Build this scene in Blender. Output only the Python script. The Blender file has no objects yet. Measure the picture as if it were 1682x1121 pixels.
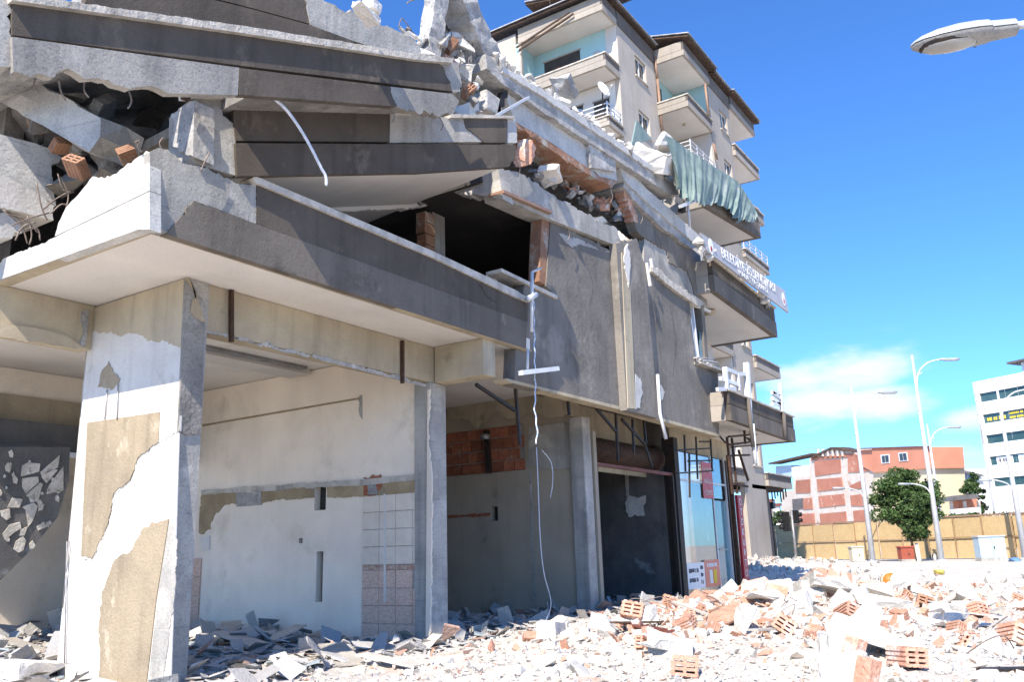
import bpy, bmesh, math, random
import numpy as np
from mathutils import Vector, Matrix, Euler
from mathutils.geometry import tessellate_polygon

# ------------------------------------------------------------------ camera, sky, sun, exposure
scene = bpy.context.scene
C = bpy.data.collections.new('place'); scene.collection.children.link(C)
PW, PH, FOC = 1682, 1121, 1400.0
YAW, PITCH, ROLL = math.radians(33.284), math.radians(13.824), math.radians(-1.714)
EYE = Vector((0, 0, 1.23))
fw = Vector((math.cos(YAW) * math.cos(PITCH), math.sin(YAW) * math.cos(PITCH), math.sin(PITCH)))
rt0 = Vector((math.sin(YAW), -math.cos(YAW), 0)); up0 = rt0.cross(fw)
RT = math.cos(ROLL) * rt0 + math.sin(ROLL) * up0
UP = -math.sin(ROLL) * rt0 + math.cos(ROLL) * up0
cam = bpy.data.cameras.new('camera'); co = bpy.data.objects.new('camera', cam); C.objects.link(co)
co.matrix_world = Matrix(((RT.x, UP.x, -fw.x, EYE.x), (RT.y, UP.y, -fw.y, EYE.y), (RT.z, UP.z, -fw.z, EYE.z), (0, 0, 0, 1)))
cam.sensor_width = 36; cam.lens = FOC / PW * 36; cam.clip_start = .05; cam.clip_end = 2000
scene.camera = co

SUND = Vector((1.03, 0.25, -1.0)).normalized()
sun = bpy.data.lights.new('sun', 'SUN'); sun.energy = 4.3; sun.angle = math.radians(.5); sun.color = (1, .92, .80)
so = bpy.data.objects.new('sun', sun); C.objects.link(so)
so.rotation_euler = SUND.to_track_quat('-Z', 'Y').to_euler()
world = bpy.data.worlds.new('World'); scene.world = world; world.use_nodes = True
nt = world.node_tree; nt.nodes.clear()
def N(nt, t, **k):
    n = nt.nodes.new(t)
    for a, b in k.items(): setattr(n, a, b)
    return n
def MX(nt, a, b, fac, mode='MIX'):
    m = N(nt, 'ShaderNodeMix', data_type='RGBA', blend_type=mode)
    for sock, val in ((m.inputs[6], a), (m.inputs[7], b), (m.inputs[0], fac)):
        if isinstance(val, bpy.types.NodeSocket): nt.links.new(val, sock)
        elif isinstance(val, (int, float)): sock.default_value = val
        else: sock.default_value = (*val, 1)
    return m.outputs[2]
def MA(nt, op, a, b=0.0, c=0.0):
    m = N(nt, 'ShaderNodeMath', operation=op)
    for i, val in enumerate((a, b, c)):
        if isinstance(val, bpy.types.NodeSocket): nt.links.new(val, m.inputs[i])
        else: m.inputs[i].default_value = val
    return m.outputs[0]
def MR(nt, v, a, b, c=0.0, d=1.0, smooth=True):
    m = N(nt, 'ShaderNodeMapRange', interpolation_type='SMOOTHSTEP' if smooth else 'LINEAR')
    nt.links.new(v, m.inputs[0])
    for i, x in enumerate((a, b, c, d)): m.inputs[i + 1].default_value = x
    return m.outputs[0]
sky = N(nt, 'ShaderNodeTexSky', sky_type='NISHITA', sun_disc=False)
sky.sun_elevation = math.asin(-SUND.z); sky.sun_rotation = math.atan2(-SUND.x, -SUND.y)
sky.altitude = 900; sky.air_density = 1.0; sky.dust_density = .5; sky.ozone_density = 2.2
tc = N(nt, 'ShaderNodeTexCoord')
mp = N(nt, 'ShaderNodeMapping'); mp.inputs['Scale'].default_value = (8, 8, 22); mp.inputs['Location'].default_value = (1.3, .4, 0)
nt.links.new(tc.outputs['Generated'], mp.inputs[0])
ns = N(nt, 'ShaderNodeTexNoise'); ns.inputs['Scale'].default_value = 1.0; ns.inputs['Detail'].default_value = 7; ns.inputs['Roughness'].default_value = .6
nt.links.new(mp.outputs[0], ns.inputs['Vector'])
sx = N(nt, 'ShaderNodeSeparateXYZ'); nt.links.new(tc.outputs['Generated'], sx.inputs[0])
el = sx.outputs[2]
band = MA(nt, 'MULTIPLY', MR(nt, el, .02, .13), MR(nt, el, .32, .19))
def near_dir(px, py, inner, outer):
    d = (fw * FOC + RT * (px - PW / 2) - UP * (py - PH / 2)).normalized()
    vm = N(nt, 'ShaderNodeVectorMath', operation='SUBTRACT'); nt.links.new(tc.outputs['Generated'], vm.inputs[0]); vm.inputs[1].default_value = d
    vk = N(nt, 'ShaderNodeVectorMath', operation='MULTIPLY'); nt.links.new(vm.outputs[0], vk.inputs[0]); vk.inputs[1].default_value = (1, 1, 2.6)
    vl = N(nt, 'ShaderNodeVectorMath', operation='LENGTH'); nt.links.new(vk.outputs[0], vl.inputs[0])
    return MR(nt, vl.outputs['Value'], outer, inner)
spot = None
for c in ((1405, 612, .0, .125), (1345, 665, .0, .11), (1450, 662, .0, .11), (1320, 622, .0, .085), (1595, 690, .0, .07), (1600, 770, .0, .13)):
    k = near_dir(*c); spot = k if spot is None else MA(nt, 'MAXIMUM', spot, k)
cl = MA(nt, 'ADD', MA(nt, 'MULTIPLY', ns.outputs[0], .8), MA(nt, 'MULTIPLY', spot, .42))
cl = MA(nt, 'MULTIPLY', MR(nt, cl, .50, .86), band)
cl = MA(nt, 'MULTIPLY', cl, .85)
skyc = MX(nt, sky.outputs[0], (.40, .73, 1.16), 1.0, 'MULTIPLY')
bg = N(nt, 'ShaderNodeBackground'); bg.inputs[1].default_value = .125
nt.links.new(MX(nt, skyc, (4.4, 4.55, 5.0), cl), bg.inputs[0])
nt.links.new(bg.outputs[0], N(nt, 'ShaderNodeOutputWorld').inputs[0])
vs = scene.view_settings; vs.view_transform = 'Standard'; vs.look = 'None'; vs.gamma = 1; vs.exposure = 1.05
vs.use_curve_mapping = False
scene.cycles.use_denoising = True
scene.cycles.use_adaptive_sampling = True; scene.cycles.adaptive_threshold = .03
scene.cycles.max_bounces = 5; scene.cycles.diffuse_bounces = 3; scene.cycles.glossy_bounces = 3; scene.cycles.transmission_bounces = 4
scene.cycles.caustics_reflective = False; scene.cycles.caustics_refractive = False

# ------------------------------------------------------------------ measuring: a point of the photograph on a plane of the place
def ray(px, py): return fw * FOC + RT * (px - PW / 2) - UP * (py - PH / 2)
def at(px, py, v=None, u=None, z=None, d=None):
    r = ray(px, py)
    if v is not None: t = (v - EYE.y) / r.y
    elif u is not None: t = (u - EYE.x) / r.x
    elif z is not None: t = (z - EYE.z) / r.z
    else: t = d / FOC
    return EYE + r * t

# ------------------------------------------------------------------ materials
MATS = {}
def M(name, c1, c2=None, sc=1.5, rough=.9, bump=.25, bsc=25, streak=0, dirt=None, dsc=.9, dlo=.52, dhi=.66, boards=0, metal=0, spec=.25, grain=.25, isl=None, rnd=.12, pits=0, stretch=None, blotch=None):
    m = bpy.data.materials.new(name); m.use_nodes = True; nt = m.node_tree
    b = nt.nodes['Principled BSDF']; b.inputs['Roughness'].default_value = rough; b.inputs['Metallic'].default_value = metal
    b.inputs['Specular IOR Level'].default_value = spec
    g = N(nt, 'ShaderNodeNewGeometry'); pos = g.outputs['Position']
    def noise(scale, detail=5, vec=None, rgh=.6):
        n = N(nt, 'ShaderNodeTexNoise'); n.inputs['Scale'].default_value = scale; n.inputs['Detail'].default_value = detail; n.inputs['Roughness'].default_value = rgh
        nt.links.new(vec or pos, n.inputs['Vector']); return n.outputs[0]
    def scaled(s):
        k = N(nt, 'ShaderNodeVectorMath', operation='MULTIPLY'); nt.links.new(pos, k.inputs[0]); k.inputs[1].default_value = s; return k.outputs[0]
    c2 = c2 or tuple(x * .75 for x in c1)
    col = MX(nt, c1, c2, MR(nt, noise(sc, 3, scaled(stretch) if stretch else None), .35, .65))
    if isl:
        r = N(nt, 'ShaderNodeValToRGB'); r.color_ramp.interpolation = 'CONSTANT'
        e = r.color_ramp.elements
        while len(e) < len(isl): e.new(.5)
        for i, (p, c) in enumerate(isl): e[i].position = p; e[i].color = (*c, 1)
        nt.links.new(g.outputs['Random Per Island'], r.inputs[0]); col = MX(nt, r.outputs[0], col, .18)
    if dirt: col = MX(nt, col, dirt, MR(nt, noise(dsc, 5, None, .65), dlo, dhi))
    if blotch: col = MX(nt, col, blotch[0], MR(nt, noise(blotch[1], 4, scaled((1, 1, .7)), .7), blotch[2], blotch[3]))
    if streak: col = MX(nt, col, (1 - streak,) * 3, MR(nt, noise(1.0, 2, scaled((5, 5, .35))), .45, .75), 'MULTIPLY')
    if grain: col = MX(nt, col, (1 - grain,) * 3, MR(nt, noise(bsc * 2.3, 1), .45, .72), 'MULTIPLY')
    if rnd:
        oi = N(nt, 'ShaderNodeObjectInfo'); mm = N(nt, 'ShaderNodeMapRange'); nt.links.new(oi.outputs['Random'], mm.inputs[0]); mm.inputs[3].default_value = 1 - rnd; mm.inputs[4].default_value = 1 + rnd * .6
        vmul = N(nt, 'ShaderNodeVectorMath', operation='SCALE'); nt.links.new(col, vmul.inputs[0]); nt.links.new(mm.outputs[0], vmul.inputs['Scale']); col = vmul.outputs[0]
    h = None
    if bump: h = MA(nt, 'ADD', MA(nt, 'MULTIPLY', noise(bsc, 1), .35), MA(nt, 'MULTIPLY', noise(bsc * .22, 3), .65))
    if boards:
        w = N(nt, 'ShaderNodeTexWave', wave_type='BANDS', bands_direction='Z', wave_profile='SAW'); w.inputs['Scale'].default_value = boards; w.inputs['Distortion'].default_value = .5; w.inputs['Detail Scale'].default_value = .6
        nt.links.new(pos, w.inputs['Vector']); e = MA(nt, 'MULTIPLY', MR(nt, w.outputs['Fac'], .93, .99), MR(nt, noise(1.7, 3), .42, .62))
        col = MX(nt, col, (.8, .8, .81), e, 'MULTIPLY'); h = MA(nt, 'SUBTRACT', h, MA(nt, 'MULTIPLY', e, .3))
    if pits:
        vo = N(nt, 'ShaderNodeTexVoronoi'); vo.inputs['Scale'].default_value = pits; nt.links.new(pos, vo.inputs['Vector'])
        p = MR(nt, vo.outputs['Distance'], .2, .06); p = MA(nt, 'MULTIPLY', p, MR(nt, noise(2.2), .5, .65))
        col = MX(nt, col, (.68, .67, .66), p, 'MULTIPLY'); h = MA(nt, 'SUBTRACT', h, p) if h else h
    nt.links.new(col, b.inputs['Base Color'])
    if h:
        bp = N(nt, 'ShaderNodeBump'); bp.inputs['Strength'].default_value = min(1, bump * 2); bp.inputs['Distance'].default_value = .03
        nt.links.new(h, bp.inputs['Height']); nt.links.new(bp.outputs[0], b.inputs['Normal'])
    MATS[name] = m; return m
M('taupe', (.125, .103, .083), (.095, .078, .063), sc=.9, streak=.22, bump=.14, bsc=60, dirt=(.075, .062, .05), dsc=1.3, dlo=.56, dhi=.72, blotch=((.165, .135, .105), 2.3, .56, .70), grain=.3)
M('taupe_low', (.185, .158, .13), (.145, .124, .102), sc=.9, streak=.22, bump=.14, bsc=60, dirt=(.10, .085, .068), dsc=1.3, dlo=.54, dhi=.7, blotch=((.25, .21, .165), 2.1, .56, .70), grain=.3)
M('render_grey', (.245, .22, .19), (.185, .167, .146), sc=1.1, streak=.15, bump=.35, bsc=55, dirt=(.31, .28, .24), dsc=.9, dlo=.54, dhi=.68, blotch=((.145, .128, .108), .75, .54, .72), grain=.28)
M('concrete', (.43, .405, .365), (.32, .305, .28), sc=1.6, streak=.25, bump=.2, bsc=26, boards=1.1, pits=22, dirt=(.54, .51, .46), dsc=1.3, dlo=.55, dhi=.7)
M('concrete_pale', (.58, .56, .525), (.46, .45, .43), sc=2, streak=.15, bump=.2, bsc=20, boards=1.0, pits=18, dirt=(.6, .58, .55), dsc=1.5)
M('concrete_mid', (.35, .325, .29), (.26, .245, .225), sc=1.6, streak=.25, bump=.2, bsc=26, boards=1.1, pits=22, dirt=(.43, .40, .36), dsc=1.3, dlo=.55, dhi=.7)
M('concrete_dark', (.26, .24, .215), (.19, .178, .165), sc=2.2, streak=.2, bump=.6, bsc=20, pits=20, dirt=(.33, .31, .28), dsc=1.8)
M('brick_under', (.36, .20, .125), (.28, .15, .095), sc=4, bump=.6, bsc=18, dirt=(.40, .36, .31), dsc=2.2, dlo=.5, dhi=.62)
M('concrete_rough', (.42, .40, .37), (.29, .28, .27), sc=3, bump=.9, bsc=14, pits=14, dirt=(.55, .52, .48), dsc=2.5)
M('coping', (.62, .56, .48), (.46, .42, .36), sc=4, bump=.4, bsc=30, streak=.3)
M('soffit', (.70, .66, .60), (.62, .58, .53), sc=.7, bump=.06, bsc=15, dirt=(.52, .47, .39), dsc=.6, dlo=.6, dhi=.8, grain=.06)
M('cream', (.52, .44, .31), (.42, .35, .25), sc=1.1, streak=.2, bump=.12, bsc=30, dirt=(.33, .28, .2), dsc=1.6, dlo=.6, dhi=.74, grain=.12)
M('white_plaster', (.90, .785, .645), (.81, .70, .575), sc=.8, bump=.08, bsc=18, streak=.03, dirt=(.68, .58, .46), dsc=.9, dlo=.54, dhi=.74, grain=.08)
M('white_paint', (.74, .70, .64), (.66, .62, .565), sc=1.2, bump=.2, bsc=25, streak=.12, grain=.12, blotch=((.56, .52, .46), 1.7, .6, .75))
M('tan_plaster', (.36, .29, .20), (.29, .235, .165), sc=1.2, bump=.35, bsc=35, streak=.22, grain=.2, blotch=((.45, .38, .28), 2.5, .58, .7))
M('ochre', (.44, .345, .21), (.33, .25, .15), sc=2.2, bump=.5, bsc=25)
M('greige', (.42, .355, .27), (.36, .305, .235), sc=.7, bump=.1, bsc=25, streak=.08, dirt=(.22, .2, .17), dsc=1.4, dlo=.6, dhi=.75, grain=.1)
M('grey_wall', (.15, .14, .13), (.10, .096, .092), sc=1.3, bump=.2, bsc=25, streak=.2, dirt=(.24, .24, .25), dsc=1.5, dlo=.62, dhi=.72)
M('painted_shade', (.07, .062, .055), (.05, .045, .04), sc=1.5, bump=.3)  # near-black colour standing in for the shade of interiors and recesses
M('brick', (.42, .155, .085), (.31, .11, .065), sc=5, bump=.5, bsc=30, stretch=(1, 1, 6), rnd=.3, dirt=(.55, .42, .34), dsc=4, dlo=.58, dhi=.75)
M('brick_dusty', (.60, .345, .245), (.53, .275, .185), sc=5, bump=.5, bsc=30, stretch=(1, 1, 6), rnd=.2, dirt=(.70, .62, .55), dsc=4, dlo=.5, dhi=.66)
M('mortar', (.42, .38, .33), (.33, .30, .27), sc=6, bump=.6)
M('chunk', (.68, .645, .595), (.55, .525, .485), sc=5, bump=.7, bsc=18, rnd=.25)
M('tile_white', (.72, .62, .50), (.66, .56, .45), sc=6, rough=.35, bump=.02, grain=.05, spec=.4, rnd=.05)
M('tile_pink', (.68, .48, .38), (.56, .36, .27), sc=16, rough=.35, bump=.02, grain=.05, spec=.4, rnd=.06, stretch=(1, 1, 2.2))
M('tile_border', (.42, .20, .13), (.55, .42, .34), sc=22, rough=.35, bump=.02, spec=.4, rnd=.05)
M('rust', (.10, .055, .035), (.06, .035, .025), sc=8, bump=.4, bsc=60, metal=.3, rough=.75)
M('dark_steel', (.045, .042, .04), (.07, .05, .04), sc=6, bump=.2, metal=.5, rough=.6)
M('grey_steel', (.35, .35, .36), (.28, .27, .26), sc=5, bump=.1, metal=.6, rough=.5)
M('rebar', (.30, .25, .22), (.2, .15, .12), sc=10, bump=.3, metal=.3, rough=.7)
M('cable_white', (.75, .76, .8), (.55, .6, .68), sc=20, bump=0, grain=0, rough=.5)
M('cable_blue', (.25, .38, .6), (.7, .72, .75), sc=18, bump=0, grain=0, rough=.5)
M('pvc', (.72, .72, .71), (.62, .62, .62), sc=4, bump=.02, grain=.05, rough=.45)
M('b_wall', (.46, .40, .335), (.40, .35, .295), sc=.5, streak=.12, bump=.08, bsc=20, grain=.08, dirt=(.33, .30, .26), dsc=.5, dlo=.6, dhi=.8)
M('b_dark', (.17, .145, .125), (.14, .12, .105), sc=.6, streak=.15, bump=.08)
M('b_light', (.40, .355, .30), (.35, .31, .265), sc=.6, streak=.12, bump=.08)
M('b_groove', (.05, .045, .04), bump=0, grain=0)
M('b_soffit', (.68, .65, .61), (.62, .59, .55), sc=.6, bump=.03, grain=.03, dirt=(.5, .46, .4), dsc=.5, dlo=.66, dhi=.8)
M('b_blue', (.37, .56, .565), (.33, .51, .52), sc=.8, bump=.03, grain=.05)
M('b_white', (.64, .59, .53), (.57, .525, .475), sc=.8, bump=.05, grain=.05)
M('copper_pipe', (.34, .22, .15), (.28, .17, .12), sc=2, bump=.05, rough=.5)
M('roof_wood', (.12, .075, .05), (.075, .05, .038), sc=4, bump=.3)
M('roof_metal', (.5, .5, .5), (.36, .36, .37), sc=2, bump=.1, metal=.4, rough=.5)
M('pane_dark', (.03, .035, .04), (.05, .055, .06), sc=1, rough=.06, bump=0, grain=0, spec=.6)
M('pane_blue', (.10, .20, .25), (.16, .27, .32), sc=.5, rough=.05, bump=0, grain=0, spec=.7)
M('osb', (.52, .375, .20), (.46, .33, .17), sc=3, bump=.15, bsc=40, rnd=.12, dirt=(.62, .45, .24), dsc=22, dlo=.45, dhi=.65)
M('batten', (.36, .22, .12), (.28, .17, .09), sc=5, bump=.2)
M('galv', (.66, .67, .68), (.58, .59, .60), sc=2, bump=.03, metal=.25, rough=.45, grain=.05)
M('lamp_body', (.42, .45, .47), (.36, .39, .41), sc=4, bump=.03, rough=.4, grain=.06, metal=.2)
M('lamp_under', (.30, .29, .28), (.24, .235, .23), sc=6, bump=.03, rough=.5)
M('lamp_glass', (.36, .34, .30), (.30, .28, .25), sc=5, rough=.15, bump=0, grain=.05, spec=.5)
M('black_plastic', (.008, .008, .008), (.012, .012, .012), rough=.45, bump=0, grain=0)
M('tarp', (.25, .315, .285), (.17, .235, .21), sc=2.5, rough=.7, bump=.25, bsc=18, grain=.15, blotch=((.33, .37, .34), 1.6, .52, .68))
M('banner_sheet', (.44, .43, .44), (.38, .37, .385), sc=1.5, rough=.6, bump=.05, grain=.05)
M('letter_white', (.8, .8, .8), (.74, .74, .74), bump=0, grain=0)
M('sign_red', (.42, .035, .045), (.36, .03, .04), rough=.4, bump=0, grain=.08)
M('poster_red', (.55, .09, .10), (.5, .07, .08), rough=.4, bump=0, grain=.08)
M('poster_orange', (.62, .20, .13), (.55, .17, .11), rough=.4, bump=0, grain=.08)
M('letter_red', (.5, .04, .04), bump=0, grain=0)
M('letter_yellow', (.75, .55, .08), (.7, .5, .06), bump=0, grain=0)
M('ink', (.1, .1, .12), bump=0, grain=0)
M('leaf', (.07, .12, .035), (.04, .075, .025), sc=3, bump=0, grain=0, rough=.6, isl=[(0, (.05, .09, .028)), (.4, (.075, .125, .035)), (.75, (.035, .07, .022)), (.9, (.10, .145, .05))])
M('bark', (.10, .075, .055), (.07, .05, .04), sc=8, bump=.6)
M('hedge', (.09, .13, .05), (.06, .10, .035), sc=3, bump=.5, bsc=10)
M('far_brick', (.46, .20, .135), (.40, .165, .11), sc=.25, bump=.1, bsc=3, dirt=(.58, .40, .32), dsc=.35, dlo=.58, dhi=.7, grain=.3)
M('far_pale', (.62, .53, .44), (.66, .60, .53), sc=.5, bump=.1, dirt=(.5, .3, .22), dsc=.7, dlo=.6, dhi=.7)
M('far_orange', (.58, .25, .16), (.53, .22, .14), sc=.2, bump=.02, grain=.05)
M('far_cream', (.72, .60, .42), (.68, .56, .38), sc=.3, bump=.02, grain=.05)
M('far_white', (.76, .75, .74), (.7, .69, .68), sc=.15, bump=.02, grain=.04)
M('office_white', (.80, .80, .80), (.74, .74, .75), sc=.1, bump=.02, grain=.03)
M('office_glass', (.03, .07, .07), (.05, .10, .10), sc=.3, rough=.08, bump=0, grain=0, spec=.6)
M('slate', (.16, .15, .15), (.12, .11, .11), sc=1, bump=.1)
M('cabinet_blue', (.42, .52, .60), (.38, .48, .57), sc=1, rough=.5, bump=.02, grain=.05)
M('cabinet_cream', (.62, .55, .42), (.56, .5, .38), sc=1.5, rough=.6, bump=.05)
M('cabinet_red', (.40, .10, .06), (.34, .085, .05), sc=2, rough=.6, bump=.05)
M('orange_plastic', (.62, .19, .04), (.58, .17, .035), sc=3, rough=.45, bump=.02)
M('yellow_plastic', (.65, .52, .10), (.6, .5, .12), sc=3, rough=.5, bump=.1)
M('blue_plastic', (.12, .25, .5), (.2, .35, .6), sc=3, rough=.5, bump=.1)
M('dish', (.75, .75, .74), (.7, .7, .69), sc=3, rough=.4, bump=0, grain=.04)
M('wood_red', (.22, .07, .045), (.16, .05, .035), sc=6, bump=.1, rough=.5)
M('board', (.55, .50, .43), (.44, .40, .35), sc=3, bump=.2, rnd=.25)
M('ground', (.60, .555, .485), (.50, .46, .405), sc=.8, bump=.5, bsc=14, dirt=(.52, .39, .32), dsc=1.6, dlo=.56, dhi=.72, grain=.3)
M('asphalt', (.24, .23, .225), (.32, .305, .29), sc=.35, bump=.3, bsc=30, dirt=(.5, .48, .45), dsc=.12, dlo=.42, dhi=.6)
M('rubble', (.58, .55, .51), bump=.4, bsc=30, rnd=0, isl=[(0, (.66, .63, .585)), (.22, (.55, .525, .49)), (.4, (.72, .69, .64)), (.60, (.62, .44, .35)), (.67, (.66, .50, .41)), (.74, (.44, .425, .405)), (.85, (.64, .59, .51)), (.94, (.52, .28, .19))])
M('rubble_brick', (.6, .42, .33), bump=.4, bsc=30, rnd=0, isl=[(0, (.50, .245, .16)), (.2, (.60, .40, .31)), (.4, (.72, .68, .62)), (.66, (.54, .30, .205)), (.80, (.66, .62, .57))])
M('rubble_grey', (.4, .38, .36), bump=.5, bsc=30, rnd=0, isl=[(0, (.50, .48, .45)), (.2, (.40, .38, .36)), (.36, (.56, .53, .49)), (.5, (.33, .32, .31)), (.66, (.45, .43, .40)), (.8, (.38, .235, .18)), (.88, (.28, .33, .36)), (.94, (.50, .47, .42))])

# clear glass that mirrors the street
gm = bpy.data.materials.new('shop_glass'); gm.use_nodes = True
b = gm.node_tree.nodes['Principled BSDF']; b.inputs['Base Color'].default_value = (.85, .95, 1, 1); b.inputs['Roughness'].default_value = .01
b.inputs['Transmission Weight'].default_value = 1.0; b.inputs['IOR'].default_value = 1.9; MATS['shop_glass'] = gm

# ------------------------------------------------------------------ building blocks
WO = {}
rng = random.Random(7)
def obj(name, verts, faces, mat, parent=None, smooth=False, bevel=0):
    verts = [Vector(v) for v in verts]
    lo = [min(v[i] for v in verts) for i in range(3)]; hi = [max(v[i] for v in verts) for i in range(3)]
    org = Vector(((lo[0] + hi[0]) / 2, (lo[1] + hi[1]) / 2, lo[2]))
    me = bpy.data.meshes.new(name); me.from_pydata([v - org for v in verts], [], faces)
    me.materials.append(MATS[mat]); me.update()
    if smooth: me.polygons.foreach_set('use_smooth', [True] * len(me.polygons))
    o = bpy.data.objects.new(name, me); C.objects.link(o)
    WO[o] = org
    if parent is not None: o.parent = parent; o.location = org - WO[parent]
    else: o.location = org
    if bevel:
        bv = o.modifiers.new('edge', 'BEVEL'); bv.width = bevel; bv.segments = 2; bv.limit_method = 'ANGLE'
    return o
def empty(name, loc):
    o = bpy.data.objects.new(name, None); C.objects.link(o); o.location = loc; WO[o] = Vector(loc); o.empty_display_size = .2; return o
def T(o, label, cat, group=None):
    o['label'] = label; o['category'] = cat; o['kind'] = 'thing'
    if group: o['group'] = group
    return o
def thing(name, loc, label, cat, group=None): return T(empty(name, loc), label, cat, group)
BF = [(0, 3, 2, 1), (4, 5, 6, 7), (0, 1, 5, 4), (1, 2, 6, 5), (2, 3, 7, 6), (3, 0, 4, 7)]
def boxv(u0, u1, v0, v1, z0, z1):
    return [(u0, v0, z0), (u1, v0, z0), (u1, v1, z0), (u0, v1, z0), (u0, v0, z1), (u1, v0, z1), (u1, v1, z1), (u0, v1, z1)]
def box(name, mat, parent, u0, u1, v0, v1, z0, z1, bevel=0): return obj(name, boxv(u0, u1, v0, v1, z0, z1), BF, mat, parent, bevel=bevel)
class MB:
    def __init__(s): s.v = []; s.f = []
    def add(s, vs, fs):
        n = len(s.v); s.v += [tuple(x) for x in vs]; s.f += [tuple(i + n for i in f) for f in fs]; return s
    def box(s, *a): return s.add(boxv(*a), BF)
    def bar(s, a, b, w, h=None, upv=Vector((0, 0, 1))):
        a, b = Vector(a), Vector(b); h = h or w; d = (b - a).normalized()
        x = d.cross(upv); x = x.normalized() if x.length > 1e-4 else Vector((1, 0, 0)); y = x.cross(d).normalized()
        q = [(-1, -1), (1, -1), (1, 1), (-1, 1)]
        return s.add([p + x * (i * w / 2) + y * (j * h / 2) for p in (a, b) for i, j in q], [(0, 1, 2, 3), (7, 6, 5, 4), (0, 4, 5, 1), (1, 5, 6, 2), (2, 6, 7, 3), (3, 7, 4, 0)])
    def tube(s, pts, r, n=8, r2=None):
        pts = [Vector(p) for p in pts]; vs = []; L = len(pts); ref = Vector((.31, .2, .93))
        for i, p in enumerate(pts):
            d = (pts[min(i + 1, L - 1)] - pts[max(i - 1, 0)]).normalized()
            x = d.cross(ref).normalized(); y = d.cross(x); rr = r if r2 is None else r + (r2 - r) * i / (L - 1)
            vs += [p + (x * math.cos(6.2832 * k / n) + y * math.sin(6.2832 * k / n)) * rr for k in range(n)]
        fs = [(i * n + k, i * n + (k + 1) % n, (i + 1) * n + (k + 1) % n, (i + 1) * n + k) for i in range(L - 1) for k in range(n)]
        fs += [tuple(range(n))[::-1], tuple((L - 1) * n + k for k in range(n))]
        return s.add(vs, fs)
    def out(s, name, mat, parent=None, smooth=False, bevel=0): return obj(name, s.v, s.f, mat, parent, smooth, bevel)
def tube(name, mat, parent, pts, r, n=8, r2=None): return MB().tube(pts, r, n, r2).out(name, mat, parent, True)
def bar(name, mat, parent, a, b, w, h=None, bevel=0): return MB().bar(a, b, w, h).out(name, mat, parent, bevel=bevel)
def curve_pts(pts, n=6):
    pts = [Vector(p) for p in pts]; out = []
    for i in range(len(pts) - 1):
        p0, p1, p2, p3 = pts[max(i - 1, 0)], pts[i], pts[i + 1], pts[min(i + 2, len(pts) - 1)]
        for k in range(n):
            t = k / n; out.append(.5 * ((2 * p1) + (p2 - p0) * t + (2 * p0 - 5 * p1 + 4 * p2 - p3) * t * t + (3 * p1 - p0 - 3 * p2 + p3) * t ** 3))
    return out + [pts[-1]]
def jagged(pts, amp, seed, step=None):
    """a 2-D outline: edges that start at a point flagged with a third entry become ragged"""
    r = random.Random(seed); out = []; n = len(pts); step = step or max(amp * 1.5, .015)
    for i, p in enumerate(pts):
        q = pts[(i + 1) % n]; out.append((p[0], p[1]))
        if len(p) > 2 and p[2] and amp:
            dx, dy = q[0] - p[0], q[1] - p[1]; L = math.hypot(dx, dy); k = int(min(90, L / step))
            walk = 0
            for j in range(1, k):
                t = j / k + r.uniform(-.3, .3) / k; walk = walk * .7 + r.uniform(-amp, amp) * r.choice((.4, .8, 1.5)); w = walk * min(1, 4 * t, 4 * (1 - t))
                out.append((p[0] + dx * t - dy / L * w, p[1] + dy * t + dx / L * w))
    return out
def prism(name, mat, parent, pts3, off, bevel=0, rough_back=0):
    """polygon pts3 pushed along the vector off; concave outlines are triangulated"""
    n = len(pts3); off = Vector(off); tris = tessellate_polygon([pts3])
    nrm = Vector((0, 0, 0))
    for i in range(n): nrm += Vector(pts3[i]).cross(Vector(pts3[(i + 1) % n]))
    flip = nrm.dot(off) > 0
    vs = [Vector(p) for p in pts3] + [Vector(p) + off for p in pts3]; fs = []
    for t in tris:
        a, b_, c = t; tn = (vs[b_] - vs[a]).cross(vs[c] - vs[a])
        if tn.dot(off) > 0: a, b_, c = c, b_, a
        fs.append((a, b_, c)); fs.append((c + n, b_ + n, a + n))
    for i in range(n):
        j = (i + 1) % n
        fs.append((i, j, j + n, i + n) if flip else (j, i, i + n, j + n))
    return obj(name, vs, fs, mat, parent, bevel=bevel)
SEED = [1]
def PV(name, mat, parent, v, th, px, jag=0, slope=None):
    """outline measured in the photograph on the street-parallel plane v, thickness th into the building"""
    SEED[0] += 1
    q = [at(p[0], p[1], v=v) for p in px]
    w = jagged([(a.x, a.z) + ((1,) if len(p) > 2 else ()) for a, p in zip(q, px)], jag, SEED[0])
    return prism(name, mat, parent, [Vector((a, v, b_)) for a, b_ in w], slope or (0, th, 0))
def PU(name, mat, parent, u, th, px, jag=0):
    SEED[0] += 1
    q = [at(p[0], p[1], u=u) for p in px]
    w = jagged([(a.y, a.z) + ((1,) if len(p) > 2 else ()) for a, p in zip(q, px)], jag, SEED[0])
    return prism(name, mat, parent, [Vector((u, a, b_)) for a, b_ in w], (th, 0, 0))
def WV(name, mat, parent, v, th, uz, jag=0):
    SEED[0] += 1
    return prism(name, mat, parent, [Vector((a, v, b_)) for a, b_ in jagged(uz, jag, SEED[0])], (0, th, 0))
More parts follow.
